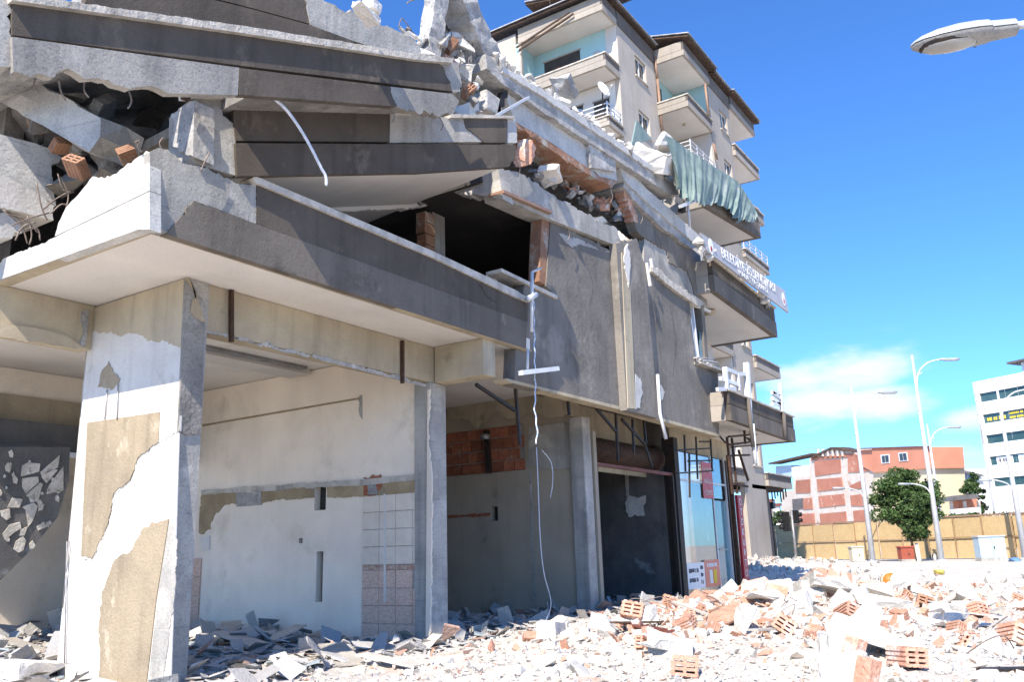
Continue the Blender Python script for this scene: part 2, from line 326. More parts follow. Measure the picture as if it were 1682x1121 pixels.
def panel(name, mat, parent, org, ax, ay, nrm, W, H, th, holes):
    """a wall sheet W x H from org along ax, ay, with rectangular openings (x0,x1,y0,y1), thickness th against nrm"""
    xs = sorted({0, W, *[h[0] for h in holes], *[h[1] for h in holes]}); ys = sorted({0, H, *[h[2] for h in holes], *[h[3] for h in holes]})
    xs = [x for x in xs if 0 <= x <= W]; ys = [y for y in ys if 0 <= y <= H]
    org, ax, ay, nrm = Vector(org), Vector(ax), Vector(ay), Vector(nrm)
    nx, ny = len(xs) - 1, len(ys) - 1
    full = lambda i, j: 0 <= i < nx and 0 <= j < ny and not any(h[0] <= (xs[i] + xs[i + 1]) / 2 <= h[1] and h[2] <= (ys[j] + ys[j + 1]) / 2 <= h[3] for h in holes)
    m = MB(); P = lambda i, j, k: org + ax * xs[i] + ay * ys[j] - nrm * (th * k)
    for i in range(nx):
        for j in range(ny):
            if not full(i, j): continue
            q = [(i, j), (i + 1, j), (i + 1, j + 1), (i, j + 1)]
            m.add([P(a, b_, 0) for a, b_ in q], [(0, 1, 2, 3)]); m.add([P(a, b_, 1) for a, b_ in q], [(3, 2, 1, 0)])
            for (di, dj), (e0, e1) in (((0, -1), (0, 1)), ((1, 0), (1, 2)), ((0, 1), (2, 3)), ((-1, 0), (3, 0))):
                if not full(i + di, j + dj): m.add([P(*q[e0], 0), P(*q[e0], 1), P(*q[e1], 1), P(*q[e1], 0)], [(0, 1, 2, 3)])
    return m.out(name, mat, parent)
def hull(seed, n=12, sx=1, sy=1, sz=1, block=0.0):
    r = random.Random(seed); bm = bmesh.new()
    for k in range(n):
        p = Vector((r.uniform(-1, 1), r.uniform(-1, 1), r.uniform(-1, 1)))
        if block and r.random() < block: p = Vector([math.copysign(.75 + .25 * r.random(), x) for x in p])
        bm.verts.new((p.x * sx / 2, p.y * sy / 2, p.z * sz / 2))
    bmesh.ops.convex_hull(bm, input=bm.verts[:])
    for v in [v for v in bm.verts if not v.link_faces]: bm.verts.remove(v)
    bmesh.ops.recalc_face_normals(bm, faces=bm.faces[:]); bm.verts.index_update()
    vs = [v.co.copy() for v in bm.verts]; fs = [tuple(v.index for v in f.verts) for f in bm.faces]; bm.free(); return vs, fs
from mathutils import noise as mnoise
def rough(vs, fs, seed, cuts=2, amp=.07):
    bm = bmesh.new(); bv = [bm.verts.new(v) for v in vs]
    for f in fs:
        try: bm.faces.new([bv[i] for i in f])
        except ValueError: pass
    size = max((a - b_).length for a in vs[:6] for b_ in vs)
    bmesh.ops.bevel(bm, geom=bm.edges[:], offset=size * .03, segments=1, affect='EDGES', clamp_overlap=True)
    bmesh.ops.subdivide_edges(bm, edges=[e for e in bm.edges if e.calc_length() > size * .18], cuts=cuts, use_grid_fill=True)
    bmesh.ops.triangulate(bm, faces=bm.faces[:]); bm.normal_update(); k = 2.6 / size; o = Vector((seed * 1.37, seed * .71, 3.1))
    for v in bm.verts:
        n1 = mnoise.noise(v.co * k + o); n2 = mnoise.noise(v.co * k * 3.1 + o); n3 = mnoise.noise(v.co * k * 8 + o)
        v.co += v.normal * size * amp * (n1 * .9 + n2 * .55 + n3 * .3)
    bm.verts.index_update(); r = [v.co.copy() for v in bm.verts], [tuple(v.index for v in f.verts) for f in bm.faces]; bm.free(); return r
def rock(name, mat, parent, loc, size, seed, rot=None, n=13, block=.6):
    vs, fs = hull(seed, n, *size, block=block)
    R = Euler(rot or (0, 0, 0)).to_matrix()
    return obj(name, [R @ v + Vector(loc) for v in vs], fs, mat, parent)
def slab(name, mat, parent, a, b, w, h, seed=1, ragged=.04, upv=Vector((0, 0, 1)), n=10):
    """a long broken beam from a to b, w wide, h high, its surface knocked about"""
    r = random.Random(seed); a, b = Vector(a), Vector(b); d = (b - a).normalized(); x = d.cross(upv).normalized(); y = x.cross(d)
    ring = [(-1, -1), (0, -1.02), (1, -1), (1.02, 0), (1, 1), (0, 1.02), (-1, 1), (-1.02, 0)]; vs = []
    for i in range(n + 1):
        p = a.lerp(b, i / n)
        for s, t in ring:
            e = ragged * (2.2 if i in (0, n) else 1)
            vs.append(p + x * (s * w / 2 + r.uniform(-e, e)) + y * (t * h / 2 + r.uniform(-e, e)) + d * (r.uniform(-e, e) * 2))
    fs = [(i * 8 + k, i * 8 + (k + 1) % 8, i * 8 + 8 + (k + 1) % 8, i * 8 + 8 + k) for i in range(n) for k in range(8)]
    fs += [tuple(range(8))[::-1], tuple(n * 8 + k for k in range(8))]
    return obj(name, vs, fs, mat, parent)
def text(name, s, mat, parent, loc, size, rot, ext=.004, sx=1.0, align='CENTER'):
    c = bpy.data.curves.new(name, 'FONT'); c.body = s; c.size = size; c.extrude = ext; c.align_x = align; c.align_y = 'CENTER'; c.resolution_u = 3
    f = bpy.data.objects.new('lettering_outline', c); C.objects.link(f); dg = bpy.context.evaluated_depsgraph_get()
    me = bpy.data.meshes.new_from_object(f.evaluated_get(dg)); bpy.data.objects.remove(f); me.materials.clear(); me.materials.append(MATS[mat])
    o = bpy.data.objects.new(name, me); C.objects.link(o); o.parent = parent; o.location = Vector(loc) - WO[parent]; o.rotation_euler = rot; o.scale = (sx, 1, 1); WO[o] = Vector(loc); return o
def tri_mesh(name, V, F, mat, smooth=False):
    me = bpy.data.meshes.new(name); nv, nf = len(V), len(F)
    me.vertices.add(nv); me.vertices.foreach_set('co', V.astype(np.float32).ravel())
    me.loops.add(nf * 3); me.loops.foreach_set('vertex_index', F.astype(np.int32).ravel())
    me.polygons.add(nf); me.polygons.foreach_set('loop_start', np.arange(0, nf * 3, 3, dtype=np.int32))
    me.materials.append(MATS[mat]); me.update(calc_edges=True); me.validate()
    me.polygons.foreach_set('use_smooth', [bool(smooth)] * nf)
    o = bpy.data.objects.new(name, me); C.objects.link(o); WO[o] = Vector((0, 0, 0)); return o

class Plane:
    """a vertical plane through two measured points, for parts that swung out of line"""
    def __init__(s, a, b): s.o = Vector(a); d = Vector(b) - s.o; d.z = 0; s.e = d.normalized(); s.n = Vector((s.e.y, -s.e.x, 0)); s.n = s.n if s.n.dot(EYE - s.o) > 0 else -s.n
    def poly(s, name, mat, parent, off, th, px, jag=0):
        SEED[0] += 1; w = []
        for p in px:
            r = ray(p[0], p[1]); t = (s.o + s.n * off - EYE).dot(s.n) / r.dot(s.n); q = EYE + r * t - s.o - s.n * off; w.append((q.dot(s.e), q.z + s.o.z) + ((1,) if len(p) > 2 else ()))
        return prism(name, mat, parent, [Vector((s.o.x, s.o.y, 0)) + s.n * off + s.e * a + Vector((0, 0, b_)) for a, b_ in jagged(w, jag, SEED[0])], -s.n * th)

# ------------------------------------------------------------------ ground
def bump2(u, v, cu, cv, su, sv): return np.exp(-((u - cu) / su) ** 2 - ((v - cv) / sv) ** 2)
def wob(u, v): return .5 * np.sin(u * 1.7 + 1.3 * np.sin(v * 1.1)) * np.sin(v * 1.9 + .7 * np.sin(u * .8)) + .3 * np.sin(u * 4.1 + v * 2.3) * np.sin(v * 3.7 - u * 1.1) + .2 * np.sin(u * 8.3 - v * 6.1)
def HT(u, v):
    u = np.asarray(u, float); v = np.asarray(v, float)
    m = .34 * bump2(u, v, 15.5, 4.6, 4.2, 1.9) + .22 * bump2(u, v, 11, 4.4, 3.2, 2.0) + .20 * bump2(u, v, 9.5, 1.6, 2.5, 1.6) + .16 * bump2(u, v, 20, 2.5, 5, 2.5) + .08 * bump2(u, v, 8, 11, 3, 3)
    m = m + .55 * bump2(u, v, 37, 12.2, 8, 2.4) + .25 * bump2(u, v, 29, 9, 4, 2) + .12 * bump2(u, v, 45, 9, 6, 4)
    near = np.clip((34 - np.hypot(u - 8, v - 3)) / 20, 0, 1)
    return m + wob(u, v) * .045 * near
def axis(lo, hi, step, far):
    a = list(np.arange(lo, hi + 1e-6, step)); s = step; x = hi
    while x < far: s *= 1.35; x += s; a.append(x)
    s = step; x = lo; b_ = []
    while x > -far: s *= 1.35; x -= s; b_.append(x)
    return np.array(b_[::-1] + a)
US, VS = axis(3, 26, .14, 900), axis(-3, 13, .14, 900)
gu, gv = np.meshgrid(US, VS, indexing='ij'); gz = HT(gu, gv) - np.where((gu > 3) & (gu < 26) & (gv > -3) & (gv < 13), 0, 0)
gz += np.where(np.hypot(gu - 8, gv - 3) < 25, np.random.RandomState(1).uniform(-.012, .012, gz.shape), 0)
V_ = np.stack([gu, gv, gz], -1).reshape(-1, 3); n1, n2 = len(US), len(VS)
i0 = (np.arange(n1 - 1)[:, None] * n2 + np.arange(n2 - 1)[None]).ravel()
F_ = np.concatenate([np.stack([i0, i0 + n2, i0 + n2 + 1], -1), np.stack([i0, i0 + n2 + 1, i0 + 1], -1)])
g = tri_mesh('ground', V_, F_, 'ground', True); g['kind'] = 'structure'; g['label'] = 'dusty street covered in pale rubble dust'

# ------------------------------------------------------------------ the collapsed building: ground floor
A = thing('collapsed_building', (5.6, 8, 0), 'grey concrete corner building with collapsed upper floors and gutted ground floor shops', 'building')
SO, BB = 4.31, 3.75          # soffit and beam underside
# wall-like corner pillar
pil = box('pillar', 'concrete', A, 5.62, 5.9, 8.0, 9.95, -.2, SO - .003)
PU('plaster_coat', 'white_paint', pil, 5.597, .03, [(303, 458), (150, 507.5), (94, 1090), (132, 1090), (135, 918, 1), (150, 922, 1), (176, 866, 1), (186, 813, 1), (212, 792, 1), (226, 753, 1), (256, 730, 1), (294, 708), (299, 570)], .012)
PU('plaster_coat', 'cream', pil, 5.592, .004, [(303.5, 457.6), (150.5, 507), (147, 545, 1), (222, 548, 1), (298, 572)], .02)
PU('plaster_patch', 'tan_plaster', pil, 5.588, .008, [(143, 695), (262, 677), (260, 726, 1), (226, 752, 1), (212, 790, 1), (186, 811, 1), (176, 863, 1), (150, 919, 1), (133, 914), (138, 798)], .01)
PU('plaster_coat', 'white_paint', pil, 5.606, .014, [(256, 731), (294, 709), (280, 1122), (94, 1122), (94, 1090), (132, 1090), (136, 920), (150, 924), (186, 815), (226, 755)], 0)
PU('plaster_patch', 'tan_plaster', pil, 5.594, .011, [(277, 853, 1), (234, 868, 1), (213, 908, 1), (188, 920, 1), (167, 974, 1), (161, 1035, 1), (164, 1084, 1), (157, 1160), (236, 1160), (256, 987)], .012)
PU('plaster_patch', 'concrete', pil, 5.596, .010, [(278, 855, 1), (291, 890, 1), (286, 985, 1), (276, 1060, 1), (262, 1160), (239, 1160), (258, 988)], .012)
PU('plaster_hole', 'tan_plaster', pil, 5.588, .004, [(178, 594, 1), (186, 612, 1), (197, 625, 1), (184, 640, 1), (160, 636, 1), (166, 612, 1)], .02)
PV('plaster_coat', 'concrete_dark', pil, 7.972, .027, [(304.5, 458), (338, 500), (330, 712, 1), (293, 710)], .012)
PV('plaster_coat', 'tan_plaster', pil, 7.962, .009, [(304, 457), (311, 456), (332, 512, 1), (338, 530, 1), (325, 524, 1), (312, 512, 1), (316, 492, 1), (325, 487)], .02)
for x0, y0, x1, y1 in ((110, 890, 106, 1090), (114, 890, 103, 1000)): tube('conduit', 'grey_steel', pil, [at(x0, y0, u=5.57), at(x1, y1, u=5.57)], .008)
tube('conduit', 'grey_steel', pil, [at(176, 640, u=5.58), at(172, 690, u=5.58)], .007); tube('conduit', 'grey_steel', pil, [at(194, 630, u=5.58), at(192, 690, u=5.58)], .007)
# cantilever beams, long beam and columns
bm1 = box('beam', 'cream', A, 5.9, 10.32, 8.02, 8.3, BB, SO - .002, .012)
PV('broken_cover', 'concrete_rough', bm1, 8.012, .02, [(330, 540, 1), (560, 594, 1), (700, 632), (700, 636), (560, 600, 1), (338, 546)], .02)
bm2 = box('beam', 'cream', A, 10.0, 10.3, 7.07, 8.0, BB, SO - .002, .012)
bm3 = box('beam', 'cream', A, 4.45, 5.597, 9.8, 10.05, BB, SO - .002, .012)
PV('loose_cover', 'cream', bm3, 9.77, .03, [(-40, 525), (0, 531), (60, 539, 1), (110, 552), (135, 570), (125, 574, 1), (0, 553), (-40, 546)], .008)
PV('column_scar', 'concrete_rough', A, 9.76, .04, [(137, 512, 1), (147, 510), (141, 570, 1), (133, 566, 1)], .02)
c2 = box('column', 'concrete', A, 9.9, 10.28, 8.0, 8.32, -.2, BB - .003, .015)
PU('plaster_edge', 'white_plaster', c2, 9.87, .03, [(702, 640), (706, 640, 1), (702, 700, 1), (709, 780, 1), (707, 1040, 1), (702, 1060), (699, 1060)], .012)
c3 = box('column', 'concrete', A, 14.6, 14.92, 8.0, 8.3, -.2, BB, .012)
c3b = box('door_post', 'greige', A, 14.98, 15.1, 7.98, 8.1, -.2, 3.5)
c4 = box('column', 'dark_steel', A, 19.05, 19.3, 8.0, 8.3, -.2, BB)
for (x, y0, y1) in ((380, 477, 562), (661, 560, 630)):
    a, b_ = at(x, y0, v=7.99), at(x, y1, v=7.99); bar('rusty_bracket', 'rust', A, a, b_, .045)
# first floor slab = ceiling of the shops
fl = obj('floor_slab', [Vector(q) for q in ((4.42, 7, SO), (11.18, 7, SO), (11.18, 7.3, SO), (23.4, 7.3, SO), (23.4, 24, SO), (4.42, 24, SO), (4.42, 7, SO + .19), (11.18, 7, SO + .19), (11.18, 7.3, SO + .19), (23.4, 7.3, SO + .19), (23.4, 24, SO + .19), (4.42, 24, SO + .19))], [(5, 4, 3, 2, 1, 0), (6, 7, 8, 9, 10, 11), (0, 1, 7, 6), (1, 2, 8, 7), (2, 3, 9, 8), (3, 4, 10, 9), (4, 5, 11, 10), (5, 0, 6, 11)], 'soffit', A)
ed = MB().box(4.41, 11.2, 6.985, 7.12, SO - .012, SO + .01); ed.box(4.405, 4.56, 7.12, 24, SO - .012, SO + .01); ed.out('edge_trim', 'cream', fl)
# corner balcony parapet, street side: two bands with a groove and a coping
pb = empty('balcony_parapet', (4.42, 6.98, SO)); pb.parent = A; pb.location = WO[pb] - WO[A]
PV('lower_band', 'taupe_low', pb, 6.975, .10, [(273, 384.5), (300, 353, 1), (318, 330, 1), (345, 338), (420, 368), (866, 529.5), (864, 573)], .02)
PV('upper_band', 'taupe', pb, 6.982, .10, [(422, 303), (710, 424), (868, 494, 1), (866.5, 530), (421, 368.5, 1)], .0)
PV('bare_concrete', 'concrete', pb, 6.99, .10, [(246, 250), (262, 242, 1), (300, 268, 1), (385, 300, 1), (421, 300, 1), (426, 370), (340, 338), (322, 331), (300, 352, 1), (270, 384), (249, 376)], .03)
PV('coping', 'coping', pb, 6.945, .22, [(415, 292, 1), (422, 290), (710, 412), (850, 478, 1), (869, 490, 1), (868, 497), (846, 488), (710, 422.5), (420, 300)], .012)
PU('left_face', 'concrete_pale', pb, 4.405, .12, [(246, 250, 1), (228, 257, 1), (210, 268, 1), (192, 285, 1), (152, 290, 1), (130, 318, 1), (108, 342, 1), (96, 366, 1), (90, 388), (246, 313)], .035)
PU('lower_band', 'concrete_pale', pb, 4.39, .12, [(246, 314.5), (90, 390, 1), (60, 404, 1), (30, 414, 1), (-20, 440), (-30, 471), (0, 459.5), (227, 377), (246, 377)], .02)
box('parapet_core', 'concrete', pb, 4.55, 11.15, 7.10, 7.2, SO + .19, SO + .75)
# partition 1 (left side wall of the second shop), tiles, ledge, chases
def uz(px, py, u): p = at(px, py, u=u); return (p.y, p.z)
y0_, z0_ = 8.3, -.1
def hole(px0, py0, px1, py1, u, o0=8.3, oz=-.1):
    a, b_ = uz(px0, py0, u), uz(px1, py1, u); return (min(a[0], b_[0]) - o0, max(a[0], b_[0]) - o0, min(a[1], b_[1]) - oz, max(a[1], b_[1]) - oz)
hs = [hole(520, 907, 529, 990, 9.95), hole(517, 800, 535, 838, 9.95), hole(491, 885, 497, 893, 9.95)]
w1 = panel('partition_wall', 'white_plaster', A, (9.95, 8.3, -.1), (0, 1, 0), (0, 0, 1), (-1, 0, 0), 7.2, 4.4, .13, hs)
box('wall_core', 'painted_shade', w1, 10.09, 10.14, 8.32, 15.5, -.1, 4.3)  # backing coloured dark to paint the shade inside the slots
PU('ledge_strip', 'ochre', w1, 9.93, .02, [(330, 814, 1), (515, 800), (515, 818, 1), (330, 833, 1)], .015)
PU('ledge_strip', 'ochre', w1, 9.93, .02, [(537, 799), (700, 788, 1), (700, 812), (595, 817, 1), (537, 818)], .015)
PU('ledge_strip', 'coping', w1, 9.915, .035, [(330, 806, 1), (595, 788), (700, 778, 1), (700, 788), (595, 798, 1), (330, 813)], .01)
PU('ochre_patch', 'ochre', w1, 9.935, .015, [(328, 832), (368, 830, 1), (350, 850, 1), (345, 870, 1), (326, 876)], .03)
PU('brick_scar', 'brick', w1, 9.925, .02, [(597, 785, 1), (625, 780, 1), (627, 800, 1), (615, 818, 1), (597, 815, 1)], .02)
PU('plaster_scar', 'concrete_rough', w1, 9.92, .01, [(603, 795, 1), (618, 793, 1), (620, 812, 1), (604, 813, 1)], .02)
PU('junction_box', 'concrete_rough', w1, 9.925, .02, [(388, 811), (429, 808), (429, 830), (388, 833)], .0)
PU('crack', 'concrete_rough', w1, 9.945, .005, [(588, 655, 1), (595, 650), (595, 690, 1), (590, 680, 1)], .02)
PU('cut_line', 'ochre', w1, 9.94, .008, [(332, 698), (592, 653), (592, 656), (332, 701)], 0)
PU('cover_plate', 'white_paint', w1, 9.93, .015, [(330, 882), (344, 881), (344, 904), (330, 905)], 0)
tiles = empty('tile_panel', (9.95, 8.4, 0)); tiles.parent = A; tiles.location = WO[tiles] - WO[A]
tv = [uz(x, 930, 9.93)[0] for x in (595, 622.5, 650, 677.5, 701)]; tz = [uz(650, y, 9.93)[1] for y in (812, 840, 869, 898, 928, 937, 967, 996, 1026, 1060)]
for r_ in range(9):
    for c_ in range(4):
        if (r_, c_) in ((5, 3),): continue
        m = 'tile_white' if r_ < 4 else ('tile_border' if r_ == 4 else 'tile_pink')
        d = rng.uniform(-.003, .003)
        box('tile', m, tiles, 9.925 + d, 9.949, tv[c_ + 1] + .004, tv[c_] - .004, tz[r_ + 1] + .004, tz[r_] - .004, .003)
box('grout', 'mortar', tiles, 9.938, 9.9495, tv[4], tv[0], tz[9], tz[0])
PU('mortar_patch', 'concrete_rough', tiles, 9.92, .012, [(683, 942, 1), (700, 938, 1), (700, 968, 1), (684, 966, 1)], .02)
PU('pipe_chase', 'white_paint', tiles, 9.92, .006, [(630, 812), (633, 812), (634, 985, 1), (632, 990, 1), (630, 985)], .01)
tl2 = [box('tile', 'tile_pink', tiles, 9.92, 9.95, 13.25, 13.5, -.05 + .33 * k, .27 + .33 * k, .003) for k in range(4)]
# ceiling details in shop one
cz = MB().box(6.2, 9.9, 10.6, 11.1, SO - .09, SO - .002); cz.out('ceiling_trough', 'soffit', A)
box('ceiling_slot', 'grey_steel', A, 6.4, 9.7, 10.45, 10.58, SO - .05, SO - .002)
box('ceiling_joint', 'ochre', A, 5.95, 9.9, 9.6, 9.63, SO - .012, SO - .002)
# partition 2 : brick, bare concrete, painted plaster
w2 = panel('partition_wall', 'greige', A, (14.7, 8.3, -.1), (0, 1, 0), (0, 0, 1), (-1, 0, 0), 7, 4.38, .16, [hole(806, 833, 818, 856, 14.7), (9.42 - 8.3, 11.6 - 8.3, 2.92, 3.86)])
box('wall_core', 'painted_shade', w2, 14.88, 14.95, 8.32, 15.3, -.1, 4.3)  # same dark backing, shade of the wall openings put into its colour
PU('bare_concrete', 'concrete', w2, 14.665, .034, [(868, 702, 1), (955, 690), (957, 765, 1), (930, 772, 1), (900, 770, 1), (868, 768)], .02)
PU('cable_chase', 'brick', w2, 14.688, .01, [(735, 847, 1), (806, 843, 1), (806, 848, 1), (735, 852, 1)], .012)
PU('ragged_plaster', 'cream', w2, 14.65, .02, [(735, 640), (950, 655), (950, 686, 1), (870, 680, 1), (835, 690, 1), (815, 676, 1), (785, 705, 1), (765, 690, 1), (735, 688)], .035)
for r_ in range(4):
    for c_ in range(8):
        v0 = 9.44 + c_ * .27 + (.12 if r_ % 2 else 0); v1 = min(v0 + .25, 11.6); z0 = 2.83 + r_ * .237
        if v1 - v0 < .06: continue
        d = rng.uniform(-.012, .012); box('brick', 'brick', w2, 14.72 + d, 14.86, v0, v1, z0, z0 + .215, .006)
box('brick_bed', 'mortar', w2, 14.75, 14.87, 9.42, 11.6, 2.82, 3.78)
bar('steel_post', 'dark_steel', A, at(799, 708, u=14.6), at(803, 778, u=14.6), .1)
tube('vent_cap', 'grey_steel', A, [at(797, 714, u=14.5), at(797, 722, u=14.5)], .1)
PU('wall_seam', 'concrete_rough', w2, 14.694, .006, [(869, 770), (872, 770), (879, 985), (876, 985)], 0)
# shop three: roller drum, fascia, dark partition
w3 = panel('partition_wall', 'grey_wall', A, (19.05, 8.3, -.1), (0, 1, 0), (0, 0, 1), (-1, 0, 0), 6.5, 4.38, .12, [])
PU('plaster_patch', 'concrete_pale', w3, 19.03, .02, [(1030, 817, 1), (1060, 814, 1), (1059, 848, 1), (1032, 850, 1)], .04)
PU('paint_stripe', 'concrete', w3, 19.035, .014, [(1026, 775), (1032, 775), (1033, 816), (1028, 816)], .0)
rs = empty('roller_shutter', (15.2, 8.1, 3)); rs.parent = A; rs.location = WO[rs] - WO[A]
tube('drum', 'rust', rs, [(15.2, 8.5, 3.25), (18.9, 8.5, 3.25)], .26, 18)
for u in (15.22, 18.85): tube('drum_end', 'roof_wood', rs, [(u, 8.5, 3.25), (u + .06, 8.5, 3.25)], .33, 18)
box('fascia', 'cream', rs, 15.1, 19.05, 8.75, 8.8, 2.85, 4.29); box('bottom_rail', 'wood_red', rs, 15.1, 19.0, 8.05, 8.12, 2.83, 2.9)
box('guide_rail', 'dark_steel', rs, 18.9, 18.98, 8.02, 8.1, 0, 2.83)
box('guide_rail', 'dark_steel', rs, 15.12, 15.2, 8.02, 8.1, 0, 2.83)
for k in range(7): box('ceiling_batten', 'roof_wood', A, 15.0, 19.0, 7.25 + k * .24, 7.32 + k * .24, 4.22, 4.30)
# back walls closing the ground floor
box('back_wall', 'white_plaster', A, 4.4, 24, 24, 24.2, -.2, 8); box('inner_beam', 'white_plaster', A, 4.45, 12, 14.0, 14.3, 3.86, 4.3)
PV('torn_plaster', 'concrete_rough', A, 13.97, .03, [(-40, 636), (0, 648, 1), (60, 660, 1), (55, 666, 1), (0, 662), (-40, 655)], .03)
box('inner_beam', 'grey_wall', A, 4.45, 12, 13.6, 13.9, 2.98, 3.42); box('inner_beam', 'tan_plaster', A, 4.45, 12, 13.9, 14.2, 3.42, 3.86)
box('door_rail', 'pvc', A, 4.45, 12, 13.56, 13.62, 2.9, 2.98)
# the fallen, tiled slab behind the pillar
ms = empty('leaning_slab', (6.5, 13, 0)); ms.parent = A; ms.location = WO[ms] - WO[A]
nrm = Vector((-.35, -1, -.35)).normalized(); o0 = at(60, 850, v=13.2)
def onslab(px, py, e=0): r = ray(px, py); t = (o0 - nrm * -0 - EYE).dot(nrm) / r.dot(nrm); return EYE + r * t + nrm * e
prism('slab', 'grey_wall', ms, [onslab(*p) for p in ((-120, 735), (115, 735), (113, 790), (95, 850), (50, 905), (0, 955), (-120, 1060))], -nrm * .25)
shards = [[(36, 765), (45, 760), (66, 762), (64, 775), (34, 783)], [(66, 776), (98, 748), (95, 768), (68, 782)], [(36, 786), (62, 783), (64, 792), (42, 811), (36, 800)], [(44, 812), (66, 793), (70, 795), (62, 826), (43, 815)], [(68, 784), (80, 770), (95, 772), (76, 794)], [(80, 798), (104, 766), (104, 806), (76, 812)], [(12, 834), (20, 818), (37, 820), (32, 834)], [(0, 840), (16, 836), (17, 850), (10, 855), (2, 848)], [(36, 833), (55, 826), (62, 832), (54, 855), (46, 866), (42, 838)], [(64, 830), (73, 828), (70, 838), (62, 840)], [(16, 862), (33, 858), (35, 868), (24, 874), (8, 888), (4, 878)], [(34, 870), (45, 866), (40, 880), (32, 880)], [(26, 890), (38, 881), (43, 888), (38, 904), (30, 908), (22, 902)], [(60, 866), (72, 857), (76, 866), (62, 872)]]
for k in range(26):
    x, y = rng.uniform(0, 100), rng.uniform(745, 900); r_ = rng.uniform(2.5, 6)
    if y < 955 - x * .8: shards.append([(x + r_ * math.cos(a) * rng.uniform(.6, 1.2), y + 1.4 * r_ * math.sin(a) * rng.uniform(.6, 1.2)) for a in (0, 1.1, 2.3, 3.5, 4.9)])
for s_ in shards: prism('tile_shard', 'coping', ms, [onslab(x, y, .02) for x, y in s_], -nrm * .02)
box('inner_wall', 'white_plaster', A, 6.8, 11, 17, 17.15, -.1, 2.2)
box('rear_column', 'white_plaster', A, 5.62, 5.95, 15.2, 15.6, -.1, SO)
# glazed shop front
sf = empty('shop_front', (19.4, 8.1, 0)); sf.parent = A; sf.location = WO[sf] - WO[A]
box('glass_pane', 'shop_glass', sf, 19.42, 21.6, 8.10, 8.115, .12, 2.75); box('glass_pane', 'shop_glass', sf, 19.42, 22.6, 8.10, 8.115, 2.8, 3.45)
box('door_pane', 'pane_blue', sf, 21.66, 22.6, 8.13, 8.16, .08, 2.35); box('glass_pane', 'shop_glass', sf, 21.66, 22.6, 8.10, 8.115, 2.4, 2.75)
for u in (19.36, 21.6, 22.6): box('mullion', 'galv', sf, u, u + .06, 8.08, 8.14, 0, 3.5)
box('transom', 'galv', sf, 19.42, 22.6, 8.08, 8.14, 2.75, 2.8); box('sill', 'galv', sf, 19.42, 21.6, 8.08, 8.14, .04, .12)
box('door_handle', 'grey_steel', sf, 21.72, 22.3, 8.06, 8.09, 1.08, 1.11)
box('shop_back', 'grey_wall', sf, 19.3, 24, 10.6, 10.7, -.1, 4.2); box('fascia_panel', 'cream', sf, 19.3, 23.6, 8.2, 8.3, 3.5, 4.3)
po = MB().box(20.9, 21.62, 8.065, 8.075, 2.38, 3.3).out('poster', 'poster_red', sf)
for k, s_ in enumerate(('E-İNTERNET', 'MAĞAZA', 'HİZMETİ')):
    text('poster_line', s_, 'letter_white', sf, (21.26, 8.06, 3.1 - .29 * k), .17 if k else .15, (math.pi / 2, 0, 0), .001, .75)
box('poster', 'far_white', sf, 19.46, 20.55, 8.06, 8.07, .22, .82); box('poster', 'poster_orange', sf, 20.57, 21.58, 8.06, 8.07, .22, .86)
def strokes(parent, mat, u0, u1, v, z, h, seed):
    r = random.Random(seed); m = MB(); u = u0
    while u < u1 - h * .3:
        w = h * r.uniform(.25, .6); m.box(u, min(u + w, u1), v, v + .004, z - h / 2 * r.uniform(.7, 1), z + h / 2 * r.uniform(.7, 1)); u += w + h * r.choice((.15, .18, .2, .5))
    o = m.out('poster_print', mat, parent); o['kind'] = 'stuff'; return o
for k in range(2): strokes(sf, 'ink', 19.56, 20.14, 8.054, .64 - .22 * k, .11, 5 + k)
for k in range(3): strokes(sf, 'ink', 20.28, 20.46, 8.054, .7 - .17 * k, .10, 9 + k)
strokes(sf, 'letter_white', 20.72, 21.44, 8.054, .74, .11, 14)
for k in range(2): box('poster_panel', 'letter_yellow' if k else 'far_white', sf, 20.85 + .28 * k, 21.05 + .28 * k, 8.052, 8.06, .3, .62)
vs_ = T(MB().box(22.95, 23.3, 7.9, 7.98, .05, 2.52).out('shop_sign', 'sign_red'), 'tall narrow red sign with white vertical letters beside the shop glass', 'sign')
for k, ch in enumerate('OTOKURTOR'): text('letter', ch, 'letter_white', vs_, (23.12, 7.893, 2.33 - k * .268), .26, (math.pi / 2, 0, 0), .002)
box('end_pier', 'b_dark', A, 23.4, 23.8, 8.3, 8.8, -.1, SO); box('side_post', 'rust', A, 22.75, 22.85, 7.95, 8.05, 0, 3.6)
PV('paper_notice', 'letter_white', A, 8.2, .01, [(1213, 821), (1218, 820), (1219, 840), (1214, 840)], 0)

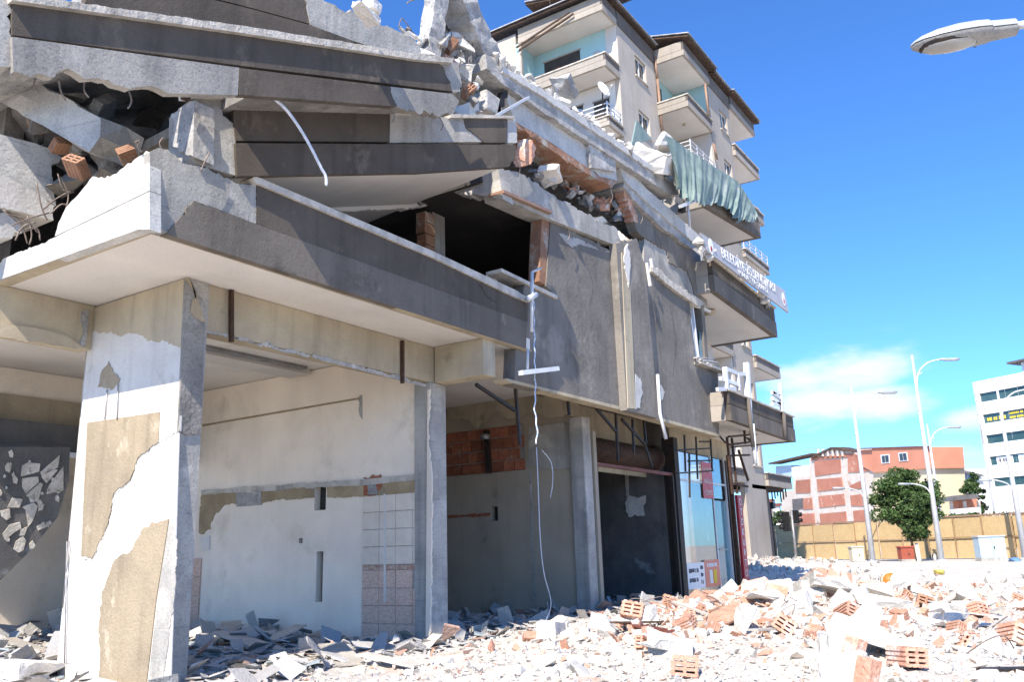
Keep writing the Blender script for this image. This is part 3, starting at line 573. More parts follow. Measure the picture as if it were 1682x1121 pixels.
# ------------------------------------------------------------------ first floor facade wall
fwall = empty('facade_wall', (14, 7.06, 3.75)); fwall.parent = A; fwall.location = WO[fwall] - WO[A]
VW = 7.06
PV('wall', 'render_grey', fwall, VW, .22, [(845, 632), (848, 560), (862, 466), (916, 491), (897, 470), (905, 362, 1), (1008, 414), (1020, 414), (1034, 672)], .02)
PV('bottom_edge', 'cream', fwall, VW - .012, .24, [(832, 622), (1030, 671), (1182, 714), (1182, 718.5), (1030, 676.5), (834, 627)], 0)
PV('wall', 'render_grey', fwall, VW, .22, [(1074, 684), (1060, 445), (1072, 440), (1085, 452), (1100, 470, 1), (1120, 480, 1), (1133, 500, 1), (1143, 600), (1179, 611), (1181.5, 714)], .02)
PV('wall_coping', 'coping', fwall, VW - .04, .3, [(824, 441), (916, 485.5), (916, 491.5), (824, 446.5)], 0)
box('return_wall', 'render_grey', fwall, 10.5, 10.7, 7.3, 8.6, 4.5, 5.4); box('return_coping', 'coping', fwall, 10.46, 10.74, 7.3, 8.6, 5.4, 5.45)
plst = PV('pilaster', 'render_grey', fwall, VW - .15, .16, [(1030, 674), (1012, 400, 1), (1046, 392, 1), (1060, 440), (1082, 688)], .02)
PV('corner_strip', 'cream', plst, VW - .165, .02, [(1021, 415), (1033, 412), (1044, 672), (1032, 671)], 0)
PV('plaster_scar', 'concrete_pale', plst, VW - .16, .015, [(1044, 615, 1), (1052, 622, 1), (1056, 645, 1), (1052, 672, 1), (1043, 673)], .03)
PV('plaster_scar', 'white_paint', plst, VW - .18, .03, [(1025, 420, 1), (1032, 400, 1), (1036, 425, 1), (1033, 472, 1), (1029, 450, 1)], .03)
for a, b_ in (((1062, 432), (1068, 470)), ((1069, 425), (1071, 440))): bar('render_strip', 'white_paint', plst, at(*a, v=6.88), at(*b_, v=6.88), .05)
tube('downpipe', 'pvc', fwall, [at(1080, 616, v=6.85), at(1084, 680, v=6.8), at(1094, 722, v=6.75)], .035)
# window remains at the end of the wall
wn = empty('window', at(1160, 605, v=VW)); wn.parent = A; wn.location = WO[wn] - WO[A]
for a, b_ in (((1130, 500), (1144, 600)), ((1136, 500), (1148, 600)), ((1152, 510), (1163, 605))): bar('frame_bar', 'pvc', wn, at(*a, v=VW + .08), at(*b_, v=VW + .08), .06)
bar('frame_bar', 'pvc', wn, at(1140, 502, v=VW + .08), at(1166, 512, v=VW + .08), .06); bar('sill', 'coping', wn, at(1140, 597, v=VW), at(1182, 612, v=VW), .32, .05)
for k in range(5): bar('loose_board', 'white_paint' if k % 2 else 'board', wn, at(1142 + 6 * k, 588 + 3 * k, v=6.95), at(1172 + 4 * k, 590 + 6 * k, v=7.3), .09, .025)
PV('pane', 'pane_blue', wn, VW + .1, .01, [(1149, 545), (1155, 548), (1163, 600), (1150, 596)], 0)
# room behind the big opening
box('room_wall', 'painted_shade', A, 9, 19, 12, 12.2, 4.5, 7.2); box('room_side', 'painted_shade', A, 16, 16.2, 7.3, 12, 4.5, 7.2)  # room surfaces coloured near black in place of interior shade
box('room_ceiling', 'painted_shade', A, 10.35, 19.3, 7.3, 12, 7.0, 7.25)
PV('brick_jamb', 'brick_under', A, VW + .02, .22, [(890, 357, 1), (905, 362, 1), (908, 400, 1), (900, 430, 1), (898, 470), (886, 462), (888, 400)], .03)
PV('jamb_plaster', 'white_paint', A, VW + .06, .2, [(898, 415, 1), (906, 400, 1), (905, 472), (898, 470)], .03)
ip = box('inner_pillar', 'concrete', A, 10.85, 11.2, 8.7, 9.0, 4.5, 7.0)
for k in range(5): box('brick', 'brick_under', A, 10.5 + rng.uniform(0, .06), 10.8, 8.6, 8.8, 5.9 + k * .2, 6.085 + k * .2, .006)
# recessed balcony wall further along, with its door and windows
bw = panel('balcony_wall', 'b_white', A, (19.3, 8.5, SO), (1, 0, 0), (0, 0, 1), (0, -1, 0), 4.4, 6, .15, [(.6, 1.5, .2, 2.3), (2.4, 3.6, 1.0, 2.3), (.6, 1.5, 3.2, 5.3), (2.4, 3.6, 4.0, 5.3)])
for h in ((.6, 1.5, .2, 2.3), (2.4, 3.6, 1.0, 2.3), (.6, 1.5, 3.2, 5.3), (2.4, 3.6, 4.0, 5.3)):
    box('window_pane', 'pane_dark', bw, 19.3 + h[0], 19.3 + h[1], 8.58, 8.6, SO + h[2], SO + h[3])
    box('window_frame', 'pvc', bw, 19.3 + (h[0] + h[1]) / 2 - .03, 19.3 + (h[0] + h[1]) / 2 + .03, 8.54, 8.58, SO + h[2], SO + h[3])
box('end_wall', 'b_light', A, 23.5, 23.7, 8.65, 13, SO, 10); box('return_wall', 'render_grey', A, 19.25, 19.45, 7.1, 8.5, SO, 7.0)

# ------------------------------------------------------------------ balconies at the far end of the collapsed building
def balcony(name, label, pxb, pxt, v, vb, group=None, mats=('taupe', 'taupe_low'), split=.5, soffit='b_soffit', u1=None):
    (a, b_), (c, d) = [[at(*p, v=v) for p in q] for q in (pxb, pxt)]
    if u1: b_.z += (b_.z - a.z) / (b_.x - a.x) * (u1 - b_.x); d.z += (d.z - c.z) / (d.x - c.x) * (u1 - d.x); b_.x = d.x = u1
    d.x = b_.x; c.x = a.x
    t = empty(name, a); t.parent = A; t.location = WO[t] - WO[A]
    lerp = lambda p, q, s: (p.x, p.z + (q.z - p.z) * s)
    sh = lambda lo, hi, th, dv: [(lerp(a, c, lo)), (lerp(b_, d, lo)), (lerp(b_, d, hi)), (lerp(a, c, hi))]
    WV('lower_band', mats[1], t, v - .02, .14, sh(.0, split, 0, 0)); WV('upper_band', mats[0], t, v, .12, sh(split + .035, .95, 0, 0)); WV('groove', 'b_groove', t, v + .02, .1, sh(split, split + .036, 0, 0))
    WV('coping', 'coping', t, v - .05, .22, [(a.x - .05, lerp(a, c, .95)[1]), (b_.x + .05, lerp(b_, d, .95)[1]), (b_.x + .05, d.z), (a.x - .05, c.z)])
    WV('slab', soffit, t, v + .12, vb - v - .12, [(a.x + .003, a.z + .03), (b_.x - .003, b_.z + .03), (b_.x - .003, b_.z + .2), (a.x + .003, a.z + .2)])
    for p, q, s in ((a, c, 1), (b_, d, -1)):
        x0, x1 = sorted((p.x, p.x + .12 * s)); zz = p.z + (q.z - p.z) * split; x0 += .004; x1 -= .004
        box('side_band', mats[1] if s < 0 else 'b_light', t, x0 - .02 * (s > 0), x1, v + .122, vb, p.z + .002, zz); box('side_band', mats[0] if s < 0 else 'b_light', t, x0, x1, v + .122, vb, zz + .012, q.z - .03)
    return t, a, b_, c, d
lb = balcony('balcony', '', ((1200.5, 690.5), (1306.5, 727)), ((1198.5, 641), (1306.5, 686)), 6.6, 8.5)
bb_ = balcony('balcony', '', ((1173.5, 478.5), (1276.3, 554.5)), ((1178, 430), (1275, 508)), 6.6, 8.5)
gb = balcony('balcony', '', ((1160, 338), (1249, 392)), ((1157, 290), (1243, 342)), 6.6, 8.3)
# posts and white railing remains on the low balcony
rl = empty('railing', at(1200, 640, v=6.65)); rl.parent = A; rl.location = WO[rl] - WO[A]
for a, b_, w in (((1226, 597), (1231, 698), .13), ((1281, 630), (1285, 682), .09), ((1191, 604), (1193, 640), .1), ((1212, 615), (1214, 642), .07)): bar('post', 'pvc', rl, at(*a, v=6.62), at(*b_, v=6.62), w, w)
for a, b_ in (((1191, 606), (1210, 614)), ((1183, 622), (1215, 634)), ((1210, 615), (1226, 615)), ((1178, 640), (1207, 639)), ((1268, 645), (1282, 646)), ((1268, 645), (1281, 655)), ((1268, 655), (1281, 665)), ((1268, 664), (1282, 664))): bar('rail', 'pvc', rl, at(*a, v=6.64), at(*b_, v=6.64), .07, .09)
for a, b_ in (((1229, 655), (1237, 735)), ((1236, 697), (1241, 762)), ((1287, 678), (1290, 719))): tube('drain_pipe', 'pvc' if a[0] == 1236 else 'b_dark', rl, [at(*a, v=6.54), at(*b_, v=6.54)], .05)
# light fittings under balconies
tube('ceiling_light', 'cream', A, [at(1165, 511, z=7.02), at(1165, 511, z=7.02) - Vector((0, 0, .08))], .16, 14)

def crack(px, v, w=.008):
    pts = [at(x, y, v=v) for x, y in px]; r = random.Random(len(px) * 7 + px[0][0]); path = []
    for a, b_ in zip(pts, pts[1:]):
        for k in range(5): t = k / 5; path.append(a.lerp(b_, t) + Vector((r.uniform(-.025, .025), 0, r.uniform(-.02, .02))))
    path.append(pts[-1]); m = MB()
    for a, b_ in zip(path, path[1:]): m.bar(a, b_, w * r.uniform(.5, 1.6), .006, Vector((0, 1, 0)))
    m.out('crack', 'b_groove', fwall)
crack([(788, 467), (795, 480), (806, 492), (815, 498)], 6.981); crack([(1100, 500), (1112, 560), (1105, 620)], 7.059, .004); crack([(960, 420), (975, 470), (968, 500)], 7.059, .003)
PV('render_scar', 'concrete_pale', fwall, VW - .006, .01, [(1080, 640, 1), (1086, 632, 1), (1092, 645, 1), (1086, 658, 1)], .03); PV('render_scar', 'concrete', fwall, VW - .006, .01, [(918, 384, 1), (950, 392, 1), (990, 412, 1), (1002, 416), (960, 404, 1), (930, 400, 1)], .03)

# ------------------------------------------------------------------ fallen balconies and floors stacked on the corner

PL2 = Plane(at(390, 260, v=6.95), at(840, 240, v=6.38)); PL3 = Plane(at(20, 60, v=6.36), at(745, 150, v=6.12)); PL4 = Plane(at(150, 0, v=6.85), at(690, 80, v=6.6))
f2 = thing('fallen_balcony', at(390, 290, v=6.9), 'tilted dark parapet of the second floor resting on the corner balcony, lowest of three', 'fallen balcony', 'fallen corner balconies')
PL2.poly('upper_band', 'taupe', f2, 0.000, .09, [(384, 167), (641, 187), (640, 233), (388, 231), (384, 200)], 0)
PL2.poly('bare_concrete', 'concrete', f2, -0.015, .09, [(641, 186), (762, 195), (768, 212, 1), (782, 222, 1), (796, 233), (640, 234.5)], .03)
PL2.poly('upper_band', 'taupe', f2, 0.000, .09, [(762, 195), (834, 197), (832, 234), (796, 234), (782, 222, 1), (768, 212, 1)], .02)
PL2.poly('broken_end', 'concrete_pale', f2, -0.020, .16, [(834, 196), (845, 193, 1), (850, 234), (833, 235)], .02)
PL2.poly('lower_band', 'taupe', f2, 0.020, .09, [(387, 235), (848, 238), (846, 262, 1), (835, 274), (690, 283.5), (390, 289)], .01)
PL2.poly('coping', 'coping', f2, 0.050, .16, [(306, 149, 1), (424, 155.5, 1), (640, 177, 1), (687, 181, 1), (686, 188), (640, 185), (424, 164), (307, 157)], .004)
PL2.poly('coping', 'coping', f2, 0.040, .16, [(740, 187), (846, 190), (846, 194), (740, 193)], 0)
PL2.poly('bare_concrete', 'concrete', f2, -0.020, .5, [(318, 166, 1), (332, 157, 1), (363, 163), (366, 190, 1), (384, 203, 1), (387, 231), (388, 288), (330, 272, 1), (316, 257)], .03)
uL = at(318, 166, v=7.02).x
PU('broken_end', 'concrete_rough', f2, uL - .02, .25, [(319, 164, 1), (300, 174, 1), (281, 187, 1), (286, 205, 1), (284, 240, 1), (317, 257)], .02)
PL2.poly('slab', 'soffit', f2, -0.140, 3.6, [(392, 288), (834, 272), (836, 254), (392, 268)], 0)
for x, y in ((307, 150), (430, 147)): box('bracket', 'dark_steel', f2, at(x, y, v=6.85).x - .035, at(x, y, v=6.85).x + .035, 6.83, 6.9, at(x, y, v=6.85).z - .08, at(x, y, v=6.85).z + .06)
f3 = thing('fallen_balcony', at(200, 130, v=6.7), 'long slanting dark parapet with bare grey lower band, middle of the three fallen floors', 'fallen balcony', 'fallen corner balconies')
PL3.poly('upper_band', 'taupe', f3, 0.000, .09, [(20, 2), (400, 55), (721, 102, 1), (744, 150), (400, 108), (20, 57)], .02)
PL3.poly('bare_end', 'concrete_mid', f3, -0.015, .09, [(721, 100), (752, 103, 1), (757, 128, 1), (756, 150), (743, 152), (732, 124, 1)], .03)
PL3.poly('coping', 'coping', f3, 0.060, .16, [(20, -12, 1), (400, 42, 1), (685, 88, 1), (745, 96, 1), (744, 103), (685, 98), (400, 54), (20, 0)], .004)
PL3.poly('bare_band', 'concrete_mid', f3, 0.020, .09, [(20, 60), (393, 111), (391, 156), (303, 154, 1), (214, 146, 1), (178, 131, 1), (125, 119, 1), (90, 126, 1), (22, 118)], .035)
PL3.poly('lower_band', 'taupe', f3, 0.025, .09, [(394, 111.5), (641, 142, 1), (652, 174), (640, 174), (394, 155)], .02)
PL3.poly('bare_band', 'concrete_mid', f3, 0.015, .09, [(641, 142), (743, 154), (754, 165, 1), (745, 186, 1), (722, 192, 1), (690, 188, 1), (651, 174), (640, 160, 1)], .03)
PL3.poly('slab', 'concrete_dark', f3, -.12, 3.0, [(425, 149), (745, 176), (745, 160), (425, 131)], 0)
PL3.poly('corner_block', 'concrete', f3, -0.020, .3, [(-8, -20), (16, -10, 1), (17, 110, 1), (-8, 116)], .03)
f4 = thing('fallen_balcony', at(300, 0, v=6.5), 'topmost fallen parapet, dark on one side and broken to bare concrete at its end', 'fallen balcony', 'fallen corner balconies')
PL4.poly('upper_band', 'taupe', f4, 0.000, .09, [(170, -80), (505, -20), (504, 12, 1), (510, 39), (400, 9), (160, -50)], .02)
PL4.poly('lower_band', 'taupe', f4, 0.020, .09, [(150, -48), (400, 11), (510, 41), (578, 66), (590, 80), (400, 46), (140, 4)], .0)
PL4.poly('bare_concrete', 'concrete', f4, 0.010, .09, [(505, -20), (534, 2, 1), (600, 27, 1), (650, 49, 1), (692, 76, 1), (686, 90, 1), (640, 86), (578, 66, 1), (510, 40), (504, 12, 1)], .025)
PL4.poly('slab', 'concrete_rough', f4, -0.200, 4.0, [(150, -25), (505, 20), (690, 78), (690, 84), (505, 36), (150, -2)], .0)
PV('hanging_ceiling', 'soffit', f2, 8.6, .15, [(470, 300), (735, 292), (716, 332), (700, 339, 1), (640, 344, 1), (560, 347), (500, 325)], .012)
PV('torn_ceiling', 'concrete_dark', f2, 8.57, .03, [(664, 296), (736, 291), (724, 318, 1), (715, 336, 1), (692, 338, 1), (676, 322, 1), (668, 308, 1)], .03)
T(box('shade_cover', 'concrete_dark', None, 4.6, 6.4, 7.15, 9.7, 7.25, 7.45), 'unseen slab added behind the topmost fallen parapet to shade the cavity', 'slab')  # hidden cover added only to keep sunlight out of the cavity
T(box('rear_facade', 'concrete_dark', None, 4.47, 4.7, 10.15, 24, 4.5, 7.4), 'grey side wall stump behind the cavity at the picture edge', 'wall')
# back of the crushed storeys added to close the cavities, shade painted as a dark colour
cb = T(WV('rear_wall', 'painted_shade', None, 11.0, .3, [(4.9, 4.5), (14, 4.5), (20, 7.2), (20, 9.0), (12, 9.0), (9, 8.2), (4.9, 7.2)]), 'inner wall at the back of the crushed upper storeys, painted dark as shade', 'wall')
bl = thing('concrete_beam', at(823, 325, v=7), 'long bare grey beam above the wide dark window opening', 'beam')
PV('face', 'concrete', bl, 6.98, .35, [(818, 277, 1), (852, 283, 1), (900, 315, 1), (960, 350, 1), (1012, 374, 1), (1024, 408), (893, 356), (826, 325)], .03)
PU('return_face', 'concrete', bl, 10.42, .3, [(819, 278, 1), (738, 283), (733, 314, 1), (826, 327)], .02)
bar('form_board', 'copper_pipe', bl, at(815, 318, v=7.05), at(895, 352, v=7.05), .3, .05)
bb2 = thing('concrete_beam', at(846, 206, v=6.9), 'pale shuttered beam with an orange brick underside slanting below the floor slab', 'beam')
PV('face', 'concrete_pale', bb2, 6.86, .35, [(828, 150, 1), (880, 172, 1), (925, 193, 1), (972, 232, 1), (1008, 250, 1), (1014, 297), (985, 290, 1), (966, 276), (905, 234), (846, 200)], .02)
PV('brick_underside', 'brick_under', bb2, 6.84, .5, [(845, 200), (905, 234), (966, 276), (985, 290), (1013, 298), (1005, 308, 1), (962, 284, 1), (905, 246, 1), (848, 208)], .02)
PV('broken_cap', 'concrete_rough', bb2, 6.78, .4, [(968, 225, 1), (982, 226, 1), (1010, 255, 1), (1012, 282), (972, 275, 1)], .03)
sc_ = thing('floor_slab', at(1000, 230, v=6.8), 'thin broken floor slab slanting down across the facade above the shuttered beam', 'slab')
PV('edge', 'concrete_rough', sc_, 6.74, 2.2, [(798, 88, 1), (830, 112, 1), (890, 150, 1), (949, 192, 1), (1021, 241, 1), (1112, 307, 1), (1117, 321, 1), (1098, 318, 1), (1015, 264, 1), (940, 216, 1), (865, 165, 1), (826, 138, 1), (800, 112)], .012)
PV('top_crust', 'concrete_pale', sc_, 6.70, 1.6, [(826, 108, 1), (890, 146, 1), (949, 187, 1), (1021, 236, 1), (1090, 286, 1), (1090, 294, 1), (1021, 246, 1), (949, 198, 1), (890, 157, 1), (826, 118)], .012)
sd = thing('floor_slab', at(1080, 350, v=6.9), 'pale broken slab edge ending beside the grey banner', 'slab')
PV('edge', 'concrete_pale', sd, 6.88, 1.0, [(1018, 276, 1), (1034, 279, 1), (1060, 308, 1), (1110, 352, 1), (1150, 388, 1), (1160, 402, 1), (1148, 405, 1), (1100, 365, 1), (1056, 325, 1), (1026, 297)], .012)
PV('underside', 'concrete_rough', sd, 6.92, .9, [(1026, 297, 1), (1056, 325, 1), (1100, 365, 1), (1148, 405), (1136, 408, 1), (1092, 378, 1), (1050, 338, 1), (1024, 306, 1)], .025)
w2f = thing('upper_facade_wall', at(1090, 420, v=7), 'slanting smooth grey upper wall piece with a torn lower edge', 'wall')
PV('render', 'render_grey', w2f, 7.02, .2, [(1028, 312), (1052, 338), (1130, 403), (1150, 420, 1), (1162, 500), (1146, 496, 1), (1130, 446, 1), (1100, 432, 1), (1096, 412, 1), (1062, 392, 1), (1046, 380), (1036, 345)], .02)
PV('bare_concrete', 'concrete', w2f, 7.05, .2, [(1058, 388), (1098, 412), (1102, 432), (1132, 446), (1148, 496), (1120, 480), (1074, 446), (1058, 432)], .02)
PV('lintel_edge', 'coping', w2f, 6.98, .25, [(1072, 436, 1), (1110, 466, 1), (1150, 492), (1160, 500), (1148, 504), (1110, 478, 1), (1072, 446)], .02)
for k in range(6):
    p = at(1026 + 3 * k, 318 + 8 * k, v=7.03); box('brick', 'brick_dusty', w2f, p.x - .12, p.x + .1, 6.98 + rng.uniform(-.01, .02), 7.2, p.z - .09, p.z + .09, .006)
# broken columns sticking up
for px, w, lab, seed in ((((702, 100), (722, -30)), .26, 'thin broken concrete column leaning upright on the wrecked roof edge', 4), (((796, 104), (738, -26)), .46, 'thick broken concrete column leaning the other way on the wrecked roof edge', 9)):
    T(slab('broken_column', 'concrete_rough', None, at(*px[0], v=7.0), at(*px[1], v=6.9), w, w * .9, seed, .022, Vector((0, 1, 0)), 12), lab, 'column')
T(slab('broken_beam', 'concrete_rough', None, at(708, 72, v=7.3), at(745, 30, v=7.3), .2, .22, 3, .02, Vector((0, 1, 0)), 6), 'short grey beam stub bridging the two broken columns', 'beam')

# ------------------------------------------------------------------ pieces lodged in the wreck
def lodged(name, mat, px, py, v, size, rot, label, cat, group=None, seed=1, block=.7, n=14):
    p = at(px, py, v=v); vs, fs = rough(*hull(seed, n, *size, block=block), seed); R = Euler(rot).to_matrix()
    return T(obj(name, [R @ q + p for q in vs], fs, mat), label, cat, group)
def hbrick_verts(L=.19, W=.19, Hh=.135, nx=2, ny=3, t=.022):
    m = MB()
    for k in range(nx + 1): x = -W / 2 + (W - t) * k / nx; m.box(-L / 2, L / 2, x, x + t, -Hh / 2, Hh / 2)
    for k in range(ny + 1):
        z = -Hh / 2 + (Hh - t) * k / ny
        for j in range(nx):
            a = -W / 2 + (W - t) * j / nx + t; m.box(-L / 2 + .001, L / 2 - .001, a, -W / 2 + (W - t) * (j + 1) / nx, z, z + t)
    for s in (-1, 1):
        for k in range(4): z = -Hh / 2 + Hh * (k + .5) / 4; m.box(-L / 2 + .002, L / 2 - .002, s * W / 2 - .004, s * W / 2 + .009, z - .010, z + .010)
        for k in range(4): y = -W / 2 + W * (k + .5) / 4; m.box(-L / 2 + .002, L / 2 - .002, y - .015, y + .015, s * Hh / 2 - .004, s * Hh / 2 + .009)
    return m
HB = []
for i, (L, W, Hh, nx, ny, mt) in enumerate(((.24, .19, .135, 2, 3, 'brick_dusty'), (.19, .19, .10, 2, 2, 'brick_under'), (.13, .19, .135, 2, 3, 'brick_dusty'), (.24, .10, .135, 1, 3, 'brick_dusty'), (.17, .19, .07, 3, 1, 'brick_dusty'))):
    m = hbrick_verts(L, W, Hh, nx, ny); me = bpy.data.meshes.new('hollow_brick'); me.from_pydata(m.v, [], m.f); me.materials.append(MATS[mt]); me.update(); HB.append(me)
def brick_at(p, rot, k, label, group, scale=1.0):
    o = bpy.data.objects.new('hollow_brick', HB[k]); C.objects.link(o); o.location = p; o.rotation_euler = rot; o.scale = (scale,) * 3; WO[o] = Vector(p)
    return T(o, label, 'brick', group)
rr = random.Random(3)
# cavity on the left
T(slab('fallen_beam', 'concrete_pale', None, at(25, 148, v=10.2), at(190, 240, v=8.5), .6, .4, 5, .02), 'tan broken beam lying slantwise inside the dark cavity', 'beam')
T(PV('fallen_slab', 'concrete_pale', None, 9.6, .5, [(-60, 205), (60, 236, 1), (101, 258), (96, 268, 1), (84, 272, 1), (92, 338), (60, 318, 1), (-60, 268)], .02), 'grey slab with a white top edge lying at the end of the cavity', 'slab')
T(PV('fallen_slab', 'white_paint', None, 9.45, .6, [(-60, 262), (0, 285), (62, 318, 1), (90, 338, 1), (88, 362), (40, 350, 1), (-60, 318)], .02), 'sunlit white slab below the grey slab at the picture edge', 'slab')
T(PV('fallen_slab', 'concrete_pale', None, 9.5, .6, [(-60, 330), (0, 350, 1), (30, 362, 1), (40, 378, 1), (20, 392, 1), (-60, 396)], .04), 'pale crumbled slab corner with bent reinforcing bars', 'slab')
cav = [(40, 170), (75, 150), (120, 190), (155, 205), (185, 275), (255, 270), (275, 285), (130, 262), (80, 228), (20, 200), (60, 215), (100, 205), (140, 240), (165, 255), (215, 232), (235, 250), (260, 215), (270, 240), (200, 268), (240, 275), (150, 285), (110, 300), (285, 262), (60, 255), (30, 240), (110, 175), (140, 160), (262, 190), (15, 170), (225, 290), (180, 300)]
for i, (x, y) in enumerate(cav):
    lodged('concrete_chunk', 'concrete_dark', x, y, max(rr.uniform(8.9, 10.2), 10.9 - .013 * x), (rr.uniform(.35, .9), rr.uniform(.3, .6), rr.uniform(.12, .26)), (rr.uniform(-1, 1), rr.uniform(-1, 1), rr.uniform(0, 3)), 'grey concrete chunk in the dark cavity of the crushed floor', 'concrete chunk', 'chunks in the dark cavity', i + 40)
for i, (x, y) in enumerate(((60, 205), (100, 240), (92, 165), (70, 180), (210, 255), (25, 190))):
    p = at(x, y, v=10.6 - .013 * x); brick_at(p, (rr.uniform(-.6, .6), rr.uniform(-.6, .6), rr.uniform(0, 3)), 1, 'dark red hollow brick inside the crushed floor cavity', 'bricks in the dark cavity', .95)
brick_at(at(126, 275, v=8.4), (.5, .6, .6), 1, 'red hollow brick at the mouth of the dark cavity', 'bricks in the dark cavity', 1.15)
# heap at the broken end of the fallen balconies
heap = [(700, 88, .35), (718, 96, .3), (735, 90, .4), (752, 100, .35), (768, 95, .3), (776, 112, .35), (760, 118, .3), (785, 128, .35), (772, 140, .3), (756, 70, .45), (770, 78, .4), (725, 75, .35), (800, 105, .3), (812, 96, .25), (790, 98, .3), (765, 158, .3), (775, 172, .25), (758, 180, .25), (690, 70, .2), (676, 60, .22), (664, 55, .2), (815, 118, .25), (742, 82, .3), (748, 130, .22)]
rr = random.Random(31)
heap = [(x, y, s * .8) for x, y, s in heap] + [(x + rr.uniform(-16, 16), y + rr.uniform(-12, 12), s * .45) for x, y, s in heap * 2]
for i, (x, y, s) in enumerate(heap):
    lodged('concrete_chunk', rr.choice(('chunk', 'concrete_rough', 'concrete_mid')), x, y, rr.uniform(6.85, 7.3), (s * rr.uniform(.8, 1.7), s, s * rr.uniform(.35, .7)), (rr.uniform(-1, 1), rr.uniform(-1, 1), rr.uniform(0, 3)), 'pale rubble chunk at the broken end of the fallen balconies', 'concrete chunk', 'chunks at the broken balcony end', i + 80, .35, 10)
T(obj('concrete_block', boxv(*[c for a, b_ in ((9.85, 10.25), (6.8, 7.2), (7.9, 8.25)) for c in (a, b_)]), BF, 'concrete_rough', bevel=.03), 'square grey block wedged under the pale chunks at the balcony end', 'concrete block')
T(PV('plaster_block', 'white_paint', None, 6.95, .3, [(770, 168), (826, 160, 1), (825, 190), (772, 192)], .02), 'white sunlit plaster block resting on the lowest fallen parapet', 'plaster block')
T(PV('concrete_sheet', 'concrete', None, 7.05, .1, [(798, 118, 1), (835, 140), (832, 160, 1), (800, 158)], .03), 'small blue grey concrete panel leaning behind the white plaster block', 'concrete panel')
T(PV('metal_profile', 'dark_steel', None, 6.8, .1, [(826, 150), (834, 148), (834, 160), (829, 160), (829, 175), (823, 175), (823, 190), (816, 190), (822, 160)], 0), 'stepped dark metal profile hanging beside the white plaster block', 'metal profile')
for i, (x, y) in enumerate(((793, 92), (783, 80), (741, 76), (806, 120), (770, 150), (732, 108))): brick_at(at(x, y, v=6.95), (rr.uniform(-1, 1), rr.uniform(-1, 1), rr.uniform(0, 3)), 1 - i % 2, 'red hollow brick lodged in the heap under the broken columns', 'bricks under the broken columns', 1.1)
# rubble between the two slanting beams
for i in range(60):
    t = rr.random() ** .7; x = 862 + 166 * t; y = 280 + 74 * t + rr.uniform(-10, 9) * (.5 + t)
    s = rr.uniform(.05, .2); lodged('concrete_chunk', rr.choice(('chunk', 'concrete_rough', 'concrete_dark')), x, y, rr.uniform(6.98, 7.7), (s * 1.5, s, s * .6), (rr.uniform(-1, 1), rr.uniform(-1, 1), rr.uniform(0, 3)), 'rubble chunk squeezed between the two bare beams', 'concrete chunk', 'chunks between the two beams', i + 140, .4, 10)
for i in range(14):
    t = rr.random() ** .6; x = 880 + 150 * t; y = 286 + 66 * t + rr.uniform(-8, 8); brick_at(at(x, y, v=rr.uniform(7.0, 7.5)), (rr.uniform(-1, 1), rr.uniform(-1, 1), rr.uniform(0, 3)), rr.choice((1, 2, 3, 4)), 'hollow brick squeezed between the two bare beams', 'bricks between the two beams', .8)
lodged('plaster_block', 'white_paint', 905, 290, 6.95, (.5, .4, .12), (0, .3, .3), 'flat white plaster fragment at the end of the squeezed rubble', 'plaster block', None, 5)
lodged('brick_chunk', 'brick_dusty', 861, 250, 6.9, (.25, .3, .45), (.2, .3, .3), 'pinkish brick chunk beside the broken parapet end', 'brick chunk', None, 6)
# white heap in front of the green sheet
for i, (x, y, s, lab) in enumerate(((1072, 262, .95, 'large sunlit white slab heaped beside the green sheet'), (1082, 242, .6, 'sunlit white block on top of the heap beside the green sheet'), (1050, 268, .6, 'white slab fragment at the low side of the heap beside the green sheet'), (1093, 275, .5, 'white broken lump with a shaded grey face below the heap'), (1062, 285, .4, 'small white lump at the foot of the heap beside the green sheet'))):
    lodged('concrete_chunk', 'white_paint', x, y, 6.85 + .1 * i, (s * 1.3, s, s * .6), (.3, -.5 + .2 * i, .2 + i), lab, 'concrete chunk', 'white heap beside the green sheet', 300 + i, .8, 16)
for i in range(22): 
    t = rr.random(); lodged('concrete_chunk', 'chunk', 1030 + 90 * t, 268 + 62 * t + rr.uniform(-14, 14), rr.uniform(6.9, 7.4), (.25, .2, .15), (rr.random(), rr.random(), rr.random()), 'small chunk under the white heap beside the green sheet', 'concrete chunk', 'chunks under the white heap', 330 + i)
for i in range(60):
    t = rr.random(); x, y = 800 + 310 * t, 84 + 212 * t; lodged('concrete_chunk', 'chunk', x, y + rr.uniform(-3, 6), rr.uniform(6.7, 7.4), [rr.uniform(.08, .24)] * 2 + [.1], (rr.random(), rr.random(), rr.random()), 'crumb of concrete lying along the slanting floor slab', 'concrete chunk', 'crumbs on the slanting slab', 360 + i)
lodged('concrete_block', 'concrete_rough', 925, 145, 7.3, (.5, .5, .22), (.1, .55, .1), 'broken block sitting on the slanting floor slab below the blue loggia', 'concrete block', None, 7)

